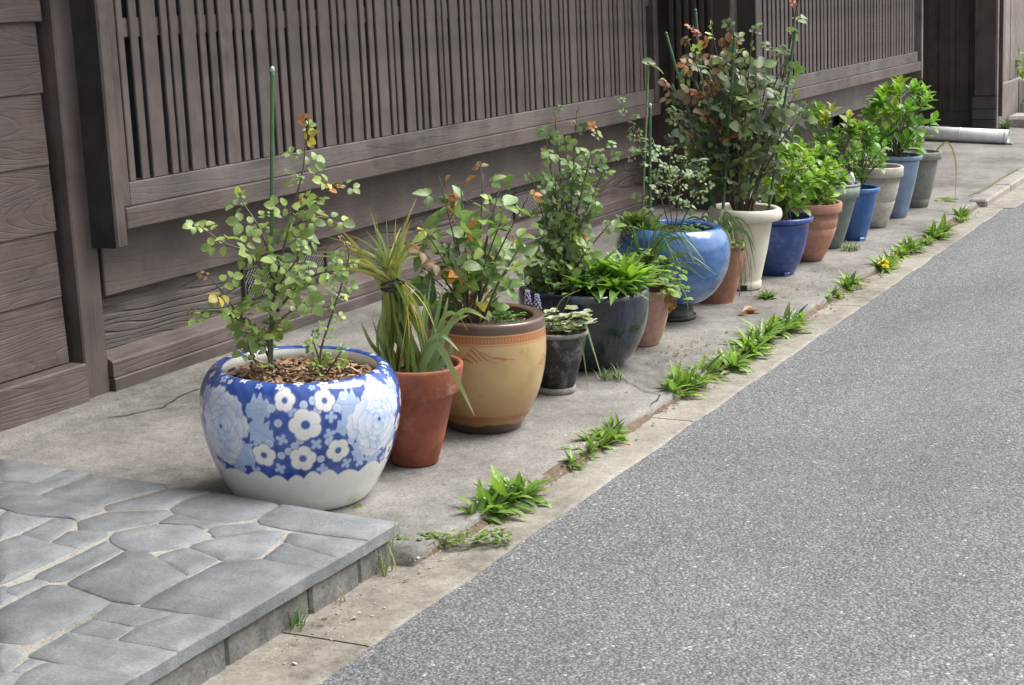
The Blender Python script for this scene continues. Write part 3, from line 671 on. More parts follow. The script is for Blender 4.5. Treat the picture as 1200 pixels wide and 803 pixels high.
def streaky(name, base, streak, rough=.12, coat=.6, amt=.5, vs=(30, 30, 3.0), bump=.02, bscale=14, bloom=.45):
    mt, n, l, b = newmat(name); tc = N(n, 'TexCoord'); mp = N(n, 'Mapping'); mp.inputs['Scale'].default_value = vs; l.new(tc.outputs['Object'], mp.inputs[0])
    n1 = N(n, 'TexNoise', Scale=1.0, Detail=6.0, Roughness=.6); l.new(mp.outputs[0], n1.inputs['Vector'])
    rp = ramp(n, [(.62 - amt * .3, base), (.62 + amt * .25, streak)]); l.new(n1.outputs[0], rp.inputs[0])
    n3 = N(n, 'TexNoise', Scale=6.0, Detail=5.0); l.new(tc.outputs['Object'], n3.inputs['Vector']); r3 = ramp(n, [(.35, gray(.75)), (.65, gray(1.15))]); l.new(n3.outputs[0], r3.inputs[0])
    mm = N(n, 'MixRGB', blend_type='MULTIPLY', Fac=1.0); l.new(rp.outputs[0], mm.inputs[1]); l.new(r3.outputs[0], mm.inputs[2])
    n4 = N(n, 'TexNoise', Scale=13.0, Detail=9.0, Roughness=.8); l.new(tc.outputs['Object'], n4.inputs['Vector']); r4 = ramp(n, [(.54, gray(0)), (.74, gray(bloom))]); l.new(n4.outputs[0], r4.inputs[0]); mb = N(n, 'MixRGB', blend_type='MIX'); mb.inputs[2].default_value = (.34, .33, .30, 1); l.new(r4.outputs[0], mb.inputs[0]); l.new(mm.outputs[0], mb.inputs[1]); l.new(mb.outputs[0], b.inputs['Base Color'])
    n2 = N(n, 'TexNoise', Scale=bscale, Detail=3.0); l.new(tc.outputs['Object'], n2.inputs['Vector']); bp = N(n, 'Bump', Strength=.3, Distance=bump); l.new(n2.outputs[0], bp.inputs['Height']); l.new(bp.outputs[0], b.inputs['Normal'])
    b.inputs['Roughness'].default_value = rough; b.inputs['Coat Weight'].default_value = coat; b.inputs['Coat Roughness'].default_value = .06
    return mt

# 1 --- blue and white porcelain
PX = .000803
FLW = [(-9.8,.362,40),(12.6,.358,40),(1.5,.294,60),(-22.4,.200,46),(-0.3,.192,50),(19.7,.209,46),(66,.16,40),(-78,.30,38),(82,.30,40),(74,.235,36),(-80,.16,36)]
PEO = [(-50.9,.268,130),(47.5,.278,134)]
LVS = [(-24,.335,10),(-22.8,.268,-30),(26,.340,170),(25.5,.283,200),(-42,.165,-80),(46,.170,-85),(35,.205,-120),(-34,.195,-60),(-66,.185,-110),(62,.20,-60),(-68,.335,140),(66,.345,40)]
DOT = [(.8,.350),(8.3,.333),(-13.2,.299),(-4.5,.232),(-12.2,.202),(27.4,.234),(9.8,.188),(-1.5,.249),(24,.365),(-18.4,.237),(19,.335),(-29,.205),(14,.240),(-8,.215),(-17,.34),(6,.36)]
CRS = [(-6.3,.335),(-11.4,.251),(15.6,.312),(14.5,.262),(7.1,.235),(35.4,.160),(25.7,.164),(-29,.145),(-13.7,.160),(-25.7,.243),(11,.155),(58,.145),(-58,.14),(75,.15)]
def paint1(TH, Z, RR, S_):
    t = np.where(TH > math.pi / 2, TH - math.pi, TH)     # the same picture on front and back
    X = .295 * t; top = S_.max()
    BLUE = np.array([.025, .06, .28]); BL2 = np.array([.07, .14, .44]); WH = np.array([.80, .80, .78]); PALE = np.array([.42, .53, .76]); MID = np.array([.20, .30, .60])
    nz = np.sin(X * 85 + 2.2 * np.sin(Z * 47 + 1)) * np.sin(Z * 73 + 2 * np.sin(X * 31)) * .5 + .5
    c = BLUE[None, None] * (1 - nz[..., None] * .75) + BL2[None, None] * nz[..., None] * .75
    def put(mask, col, a=1.0):
        w = (np.clip(mask, 0, 1) * a)[..., None]; return c * (1 - w) + np.asarray(col) * w
    sm = lambda d, e=.0026: np.clip(.5 - d / e * .5, 0, 1)
    for th, z, ang in LVS:                                # jagged pale leaves
        x0 = .295 * R(th); ca, sa = math.cos(R(ang)), math.sin(R(ang)); u = (X - x0) * ca + (Z - z) * sa; v = -(X - x0) * sa + (Z - z) * ca
        s_ = np.clip((u + .045) / .09, 0, 1); wd = .038 * np.sin(np.pi * s_ ** .8) * (1 + .25 * np.sin(s_ * 26)); d = np.maximum(np.abs(v) - wd, np.abs(u) - .045)
        c = put(sm(d), PALE * .93); c = put(sm(np.abs(v) - .0008) * sm(d), MID, .8); c = put(sm(np.abs(np.sin((u + np.abs(v)) * 260)) * .004 - .0007) * sm(d), MID, .35)
    for th, z, r in PEO:                                  # big peonies, ring on ring of scalloped petals
        x0 = .295 * R(th); dx, dz = X - x0, Z - z; rho = np.hypot(dx, dz); an = np.arctan2(dz, dx)
        for q, npet, rad in ((.74, 11, .30), (.60, 9, .33), (.43, 8, .29), (.27, 6, .24), (.12, 4, .16)):
            for k in range(npet):
                a_ = (k + .37 * npet) * 2 * math.pi / npet + th + .35 * math.sin(k * 5.1 + th); jr = r * PX * (1 + .12 * math.sin(k * 3.7 + npet)); px_, pz_ = jr * q * math.cos(a_), jr * q * math.sin(a_)
                ux = (dx - px_) * math.cos(a_) + (dz - pz_) * math.sin(a_); uy = -(dx - px_) * math.sin(a_) + (dz - pz_) * math.cos(a_)
                d = np.hypot(ux * 1.15, uy * .85) - jr * rad * (1 + .07 * np.cos(np.arctan2(uy, ux) * 7 + k)); tone = np.clip(ux / (jr * rad) * .7 + .22, 0, .85)[..., None]
                col = PALE * 1.02 * (1 - tone) + WH * .97 * tone; w = sm(d)[..., None]; c = c * (1 - w) + col * w; c = put(sm(np.abs(d) - .0007), MID, .75)
        c = put(sm(rho - .006), BLUE)
    for th, z in DOT: c = put(sm(np.hypot(X - .295 * R(th), Z - z) - .0095), PALE); c = put(sm(np.abs(np.hypot(X - .295 * R(th), Z - z) - .0095) - .0008), WH)
    for th, z in CRS:
        x0 = .295 * R(th)
        for k in range(4):
            a = k * math.pi / 2 + th; c = put(sm(np.hypot(X - x0 - .0115 * math.cos(a), Z - z - .0115 * math.sin(a)) - .0062), PALE)
        c = put(sm(np.hypot(X - x0, Z - z) - .008), PALE)
    for th, z, r in FLW:
        x0 = .295 * R(th); dx, dz = X - x0, Z - z; rho = np.hypot(dx, dz); an = np.arctan2(dz, dx); rr = r * PX * (.80 + .20 * np.abs(np.cos(2.5 * an + th)) ** .6)
        c = put(sm(rho - rr), WH); c = put(sm(np.abs(rho - rr) - .001), BLUE, .8); c = put(sm(rho - r * PX * .27), BL2 * .8); c = put(sm(np.abs(np.sin(2.5 * an + th + math.pi / 2)) * rho - .0007) * sm(rho - rr * .8) * (rho > r * PX * .3), MID, .5)
    # scalloped lower edge, bare white below
    sc_ = .127 + .004 * np.sin(X * 14); lob = np.abs(np.sin(X * 46 + 1.3 * np.sin(X * 13))); edge = sc_ + .017 * lob + .006 * np.sin(X * 31)
    c = put(sm(Z - edge, .002), WH * .97); c = put(sm(np.abs(Z - edge) - .001), MID, .5)
    # rim: blue with white blossoms; inside of the lip white
    rimz = (S_ > top * .66)
    b_ = np.cos(TH * 13) * .5 + .5
    rim = (Z > .377)
    sv_ = (S_ - S_[np.argmax(Z[:, 0])][0])
    for k in range(34):
        a0 = k * 2 * math.pi / 34 + .06 * math.sin(k * 7.3) - math.pi / 2; s0 = -.014 + .012 * math.sin(k * 4.1); rr_ = .013 + .004 * math.sin(k * 2.7)
        dx = (((TH - a0 + math.pi) % (2 * math.pi)) - math.pi) * .255; dz = sv_ - s0; rho = np.hypot(dx, dz); an = np.arctan2(dz, dx)
        lim = rr_ * (.8 + .22 * np.cos(5 * an + k)); c = put(rim * sm(rho - lim), WH if k % 3 else PALE); c = put(rim * sm(rho - rr_ * .25), BL2)
    inner = (S_ > S_[np.argmax(Z[:, 0])][0] + .016); c = put(inner * 1.0, WH * .9)
    return c
p = potroot(1, 'large blue and white porcelain pot painted with flowers, behind the stone step')
prof1 = [(.0, .004), (.15, .002), (.188, .0), (.208, .014), (.236, .058), (.264, .118), (.286, .185), (.298, .25), (.2995, .30), (.292, .345), (.277, .376), (.262, .393), (.247, .401), (.234, .399), (.227, .389), (.225, .370), (.235, .33), (.245, .29)]
prof1 = catmull2(prof1, 6)
phi = math.atan2(-2.788, -4.170)
painted('body', prof1, phi, 1000, 260, 380, paint1, attr_mat('porcelain', .10, .4, .01, .10), p)
soil(p, .352, .232)
V = []; Fc = []
for i in range(520):
    rr = .215 * math.sqrt(random.random()); a = random.uniform(0, 6.283); L_ = random.uniform(.012, .04); w = L_ * random.uniform(.18, .4)
    v_, f_ = cbox(L_, w, random.uniform(.003, .007), .001); mt_ = Matrix.Translation((rr * math.cos(a), rr * math.sin(a), .358 + random.uniform(0, .018))) @ Euler((random.uniform(-.5, .5), random.uniform(-.5, .5), random.uniform(0, 6.28))).to_matrix().to_4x4()
    b0 = len(V); V += [mt_ @ Vector(q) for q in v_]; Fc += [[b0 + k for k in f] for f in f_]
def chipmat():
    mt, n, l, b = newmat('bark_chips'); g = N(n, 'NewGeometry'); rp = ramp(n, [(0, (.10, .055, .035)), (.4, (.22, .125, .07)), (.75, (.36, .23, .14)), (1, (.50, .38, .26))]); l.new(g.outputs['Random Per Island'], rp.inputs[0]); l.new(rp.outputs[0], b.inputs['Base Color']); b.inputs['Roughness'].default_value = .85; return mt
M['chips'] = chipmat()
o = link('bark_chips', fixn(mesh('bark_chips', V, Fc)), p, M['chips']); o['kind'] = 'stuff'

def litter(root, z, r, n_, mat=None, L=(.006, .018)):
    V = []; Fc = []
    for i in range(n_):
        rr = r * math.sqrt(random.random()); a = random.uniform(0, 6.283); L_ = random.uniform(*L); w = L_ * random.uniform(.25, .6)
        v_, f_ = cbox(L_, w, random.uniform(.002, .004), .0008); mt_ = Matrix.Translation((rr * math.cos(a), rr * math.sin(a), z + random.uniform(.004, .014))) @ Euler((random.uniform(-.5, .5), random.uniform(-.5, .5), random.uniform(0, 6.28))).to_matrix().to_4x4()
        b0 = len(V); V += [mt_ @ Vector(q) for q in v_]; Fc += [[b0 + k for k in f] for f in f_]
    o = link('soil_litter', fixn(mesh('soil_litter', V, Fc)), root, mat or M['chips']); o['kind'] = 'stuff'; return o

# 2 --- terracotta
def terracotta(name, col, pale=(.5, .42, .36), lo=.64, amt=.2):
    mt, n, l, b = newmat(name); tc = N(n, 'TexCoord'); n1 = N(n, 'TexNoise', Scale=8.0, Detail=8.0, Roughness=.7); l.new(tc.outputs['Object'], n1.inputs['Vector'])
    n2 = N(n, 'TexNoise', Scale=45.0, Detail=4.0); l.new(tc.outputs['Object'], n2.inputs['Vector'])
    rp = ramp(n, [(.3, [c * .72 for c in col]), (.55, col), (lo, [c * 1.06 for c in col]), (lo + amt, pale)]); l.new(n1.outputs[0], rp.inputs[0])
    r2 = ramp(n, [(.35, gray(.85)), (.6, gray(1.05))]); l.new(n2.outputs[0], r2.inputs[0]); mm = N(n, 'MixRGB', blend_type='MULTIPLY', Fac=1.0); l.new(rp.outputs[0], mm.inputs[1]); l.new(r2.outputs[0], mm.inputs[2]); l.new(mm.outputs[0], b.inputs['Base Color'])
    bp = N(n, 'Bump', Strength=.2, Distance=.004); l.new(n2.outputs[0], bp.inputs['Height']); l.new(bp.outputs[0], b.inputs['Normal']); b.inputs['Roughness'].default_value = .7; return mt
M['terra'] = terracotta('terracotta', (.29, .085, .045), lo=.57, amt=.26); M['terra_pink'] = terracotta('pinkish_clay', (.38, .225, .175), lo=.6); M['terra_salmon'] = terracotta('salmon_clay', (.42, .205, .138), lo=.57); M['terra_brown'] = terracotta('brown_clay', (.32, .145, .095), lo=.57)
p = potroot(2, 'plain red terracotta pot beside the blue and white pot')
part(p, 'body', [(0, .003), (.07, 0), (.077, .004), (.100, .10), (.128, .238), (.140, .242), (.120, .242)], M['terra'])
part(p, 'rim', [(.132, .238), (.143, .238), (.147, .244), (.157, .318), (.156, .326), (.151, .329), (.143, .326), (.139, .315), (.134, .26)], M['terra'])
soil(p, .295, .142); litter(p, .295, .13, 60)
# 3 --- ochre brazier pot with brown rim
def paint3(TH, Z, RR, S_):
    t = np.where(TH > math.pi / 2, TH - math.pi, TH); X = .213 * t
    OC = np.array([.50, .345, .165]); OD = np.array([.33, .185, .065]); BR = np.array([.115, .07, .052]); OR = np.array([.36, .135, .055])
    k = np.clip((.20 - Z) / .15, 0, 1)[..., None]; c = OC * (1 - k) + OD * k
    nz = (np.sin(X * 37 + Z * 11) * np.sin(Z * 53 + X * 9))[..., None]; c = c * (1 + .035 * nz)
    sm = lambda d, e=.002: np.clip(.5 - d / e * .5, 0, 1)
    def put(c, m_, col, a=1.): w = (np.clip(m_, 0, 1) * a)[..., None]; return c * (1 - w) + np.asarray(col) * w
    c = put(c, sm(np.abs(Z - .060) - .010), OR * .8, .75)
    c = put(c, sm(Z - .034 - .003 * np.sin(X * 23) - .002 * np.sin(X * 61 + 1)), BR * .8)
    band = sm(np.abs(Z - .343) - .0125); c = put(c, band, OR * 1.05); c = put(c, band * (np.abs(np.sin(X * 260)) < .5) * (np.abs(Z - .343) < .006), OC, .45)
    c = put(c, sm(np.abs(Z - .325) - .0015), OR, .8)
    top = S_[np.argmax(Z[:, 0])][0]; c = put(c, ((Z > .358) | (S_ > top)) * 1.0, BR)
    for x0, z0, s in ((-.02, .278, 1.15), (.27, .24, .9)):                # brushed hill with a long tail
        u = (X - x0) / s; peak = .036 * np.exp(-((u + .02) / .020) ** 2) + .018 * np.exp(-((u - .012) / .018) ** 2) + .008 * np.exp(-((u - .05) / .03) ** 2)
        v = (Z - z0) / s; ins = (v < peak) & (v > -.005 + .004 * np.sin(u * 90)) & (np.abs(u - .02) < .085)
        hatch = np.sin((u * 1.0 + v * 1.6) * 230 + 3 * np.sin(u * 60)) > .1
        c = put(c, ins * (hatch | (v > peak - .004)) * 1.0, OR, .85)
    return c
p = potroot(3, 'round ochre brazier pot with a dark brown rim and brushed hill motif')
prof3 = catmull2([(0, .006), (.10, .004), (.122, .0), (.133, .012), (.165, .07), (.193, .14), (.209, .22), (.2125, .29), (.209, .35), (.2065, .383), (.201, .393), (.19, .395), (.171, .393), (.165, .386), (.164, .36), (.17, .31)], 6)
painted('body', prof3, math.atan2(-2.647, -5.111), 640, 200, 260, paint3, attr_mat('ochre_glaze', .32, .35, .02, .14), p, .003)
soil(p, .352, .168); litter(p, .352, .15, 120)
# 4 --- small black plastic pot
p = potroot(4, 'small dusty black plastic pot in front of the large navy pot')
M['blackplastic'] = streaky('dusty_black_plastic', (.018, .018, .019), (.16, .155, .15), .5, 0, .35, (28, 28, 22)); M['dustfoot'] = plain('dusty_grey_foot', (.22, .21, .2), .8, .3, 25)
part(p, 'body', [(0, .003), (.066, .022), (.070, .022), (.096, .13), (.116, .222), (.112, .226)], M['blackplastic'])
part(p, 'foot', [(0, .0), (.068, 0), (.074, .004), (.075, .024), (.066, .026)], M['dustfoot'])
part(p, 'rim', [(.112, .222), (.1185, .222), (.121, .230), (.120, .237), (.115, .239), (.111, .233), (.108, .21)], M['dustfoot'])
soil(p, .215, .110); litter(p, .215, .1, 70)
# 5 --- large navy glazed bowl
p = potroot(5, 'large dark navy glazed pot holding a rose and bright weeds')
M['navy'] = streaky('navy_glaze', (.009, .012, .020), (.035, .060, .115), .16, .5, .55, (26, 26, 3.2), bloom=.12)
part(p, 'body', catmull2([(0, .004), (.13, .002), (.150, .0), (.168, .010), (.203, .048), (.233, .105), (.252, .165), (.2605, .225), (.2615, .275), (.2585, .300), (.250, .312), (.238, .315), (.222, .312), (.216, .303), (.215, .28), (.21, .24)], 5), M['navy'], 72, .004)
soil(p, .285, .217)
# 6 --- pinkish clay
p = potroot(6, 'plain pinkish clay pot right of the large navy pot')
part(p, 'body', catmull2([(0, .003), (.08, 0), (.092, .006), (.110, .06), (.124, .13), (.131, .20), (.133, .228), (.129, .234), (.122, .231), (.119, .21), (.11, .16)], 4), M['terra_pink'])
soil(p, .205, .121)
# 7 --- bright blue glazed brazier on a dark stand
st = empty('pot_stand', pbase(7), 0, 'round black stand under the bright blue glazed pot', 'stand'); st.rotation_euler = (R(3), 0, 0)
M['blackgloss'] = plain('black_plastic_stand', (.02, .02, .022), .45, .3, 20)
part(st, 'base_ring', [(0, .001), (.11, 0), (.113, .004), (.112, .018), (.104, .020)], M['blackgloss'])
part(st, 'pedestal', [(.104, .018), (.100, .02), (.096, .06), (.105, .078), (.0, .079)], M['blackgloss'])
p = potroot(7, 'bulging bright blue glazed pot raised on a black stand'); p.location = pbase(7) + AXIS * .08
M['blueglaze'] = streaky('bright_blue_glaze', (.035, .11, .32), (.11, .24, .46), .13, .7, .8, (9, 9, 26), .012, 20)
part(p, 'body', catmull2([(0, .003), (.10, .001), (.125, .0), (.150, .010), (.192, .045), (.226, .095), (.247, .150), (.2555, .205), (.2535, .255), (.241, .297), (.222, .325), (.203, .339), (.188, .337), (.179, .328), (.177, .31), (.19, .27)], 5), M['blueglaze'], 72, .004)
soil(p, .295, .182); litter(p, .295, .17, 110)
# 8 --- small brown clay
p = potroot(8, 'small brown clay pot squeezed between the blue glazed and the cream pot')
part(p, 'body', catmull2([(0, .003), (.08, 0), (.09, .006), (.108, .09), (.124, .19), (.131, .26), (.131, .272), (.126, .276), (.120, .272), (.117, .25)], 4), M['terra_brown'])
soil(p, .25, .12)
# 9 --- cream pot with a rolled rim
M['cream'] = plain('cream_plastic', (.60, .57, .475), .5, .14, 9, .05)
p = potroot(9, 'tall cream white pot with thick rolled rim and a big dark rose')
part(p, 'body', [(0, .004), (.085, .004), (.088, .0), (.0925, .004), (.094, .034), (.090, .038), (.0905, .046), (.118, .20), (.136, .345), (.140, .352), (.12, .352)], M['cream'])
part(p, 'rim', catmull2([(.138, .346), (.166, .342), (.178, .352), (.1815, .372), (.175, .393), (.162, .401), (.150, .398), (.143, .388), (.141, .36)], 4), M['cream'])
o = board('drain_notch', (-.016, .016), (-.006, .006), (-.001, .022), M['black'], p, .003); a = phi - .2; o.location = (.0905 * math.cos(a), .0905 * math.sin(a), .0145); o.rotation_euler = (0, 0, a + math.pi / 2)
soil(p, .348, .145); litter(p, .348, .13, 80)
def lipped(k, label, mat, h, rr, rb, lip=.022, over=.016, mid=None, groove=None, feet=0, soilz=None, band=0, bulge=0.0):
    p = potroot(k, label); rn = rr - over
    prof = [(0, .004), (rb - .01, 0.0), (rb, .003)]
    for t in (.15, .3, .45, .6, .75, .9):
        prof.append((rb + (rn - rb) * t + bulge * math.sin(math.pi * t), h * t * .94)); 
        if groove and abs(t - groove) < .08: prof += [(prof[-1][0] - .0025, prof[-1][1] + .004), (prof[-1][0] + .001, prof[-1][1] + .008)]
    if band: prof += [(rn - .002, h - lip - band - .004), (rn + .006, h - lip - band), (rn + .008, h - lip)]
    else: prof += [(rn, h - lip - .002)]
    prof += [(rn - .012, h - lip)]
    part(p, 'body', prof, mat)
    part(p, 'rim', [(rn - .012, h - lip), (rr - .003, h - lip), (rr, h - lip + .004), (rr, h - .005), (rr - .004, h), (rr - .016, h), (rr - .022, h - .006), (rr - .026, h - .05)], mat)
    for i in range(feet):
        a = phi + i * 2 * math.pi / feet + .35; o = board('foot', (-.02, .02), (-.012, .012), (-.0015, .02), mat, p, .004); o.location = (rb * math.cos(a), rb * math.sin(a), .009); o.rotation_euler = (0, 0, a + math.pi / 2)
    soil(p, h - .045, rr - .028, seed=k); litter(p, h - .045, rr - .04, 50); return p
M['blue10'] = streaky('blue_glaze', (.018, .045, .21), (.03, .075, .29), .35, .2, .6, (12, 12, 6)); M['green12'] = streaky('green_grey_plastic', (.125, .165, .15), (.17, .21, .195), .45, .1, .6, (12, 12, 5)); M['blue13'] = streaky('blue_plastic', (.02, .10, .33), (.05, .17, .44), .35, .2, .6, (14, 14, 6))
M['stone14'] = terracotta('bleached_stoneware', (.47, .43, .37), (.62, .59, .53)); M['paleblue'] = streaky('pale_blue_plastic', (.16, .235, .36), (.24, .33, .46), .45, .1, .6, (10, 10, 4)); M['grey16'] = terracotta('grey_cast_pot', (.215, .215, .195), (.36, .35, .32))
lipped(10, 'deep blue pot with three feet right of the cream pot', M['blue10'], .302, .195, .108, .026, .022, feet=3, bulge=.018)
lipped(11, 'salmon clay pot with a ringed waist between the deep blue and green pots', M['terra_salmon'], .316, .178, .085, .05, .012, groove=.6, bulge=.02)
lipped(12, 'grey green plastic pot with a stepped rim', M['green12'], .368, .172, .082, .016, .010, band=.06, bulge=.006)
lipped(13, 'bright blue plastic pot between the grey green and bleached pots', M['blue13'], .308, .142, .075, .03, .016, feet=3, bulge=.008)
lipped(14, 'bleached stoneware pot with a band at mid height', M['stone14'], .370, .170, .085, .06, .012, groove=.45, bulge=.012)
lipped(15, 'tall pale blue plastic pot, second from the far end of the row', M['paleblue'], .394, .165, .085, .026, .016, bulge=.006)
p = lipped(16, 'grey embossed pot at the far end of the row', M['grey16'], .366, .150, .08, .05, .022, groove=.15, bulge=.008)
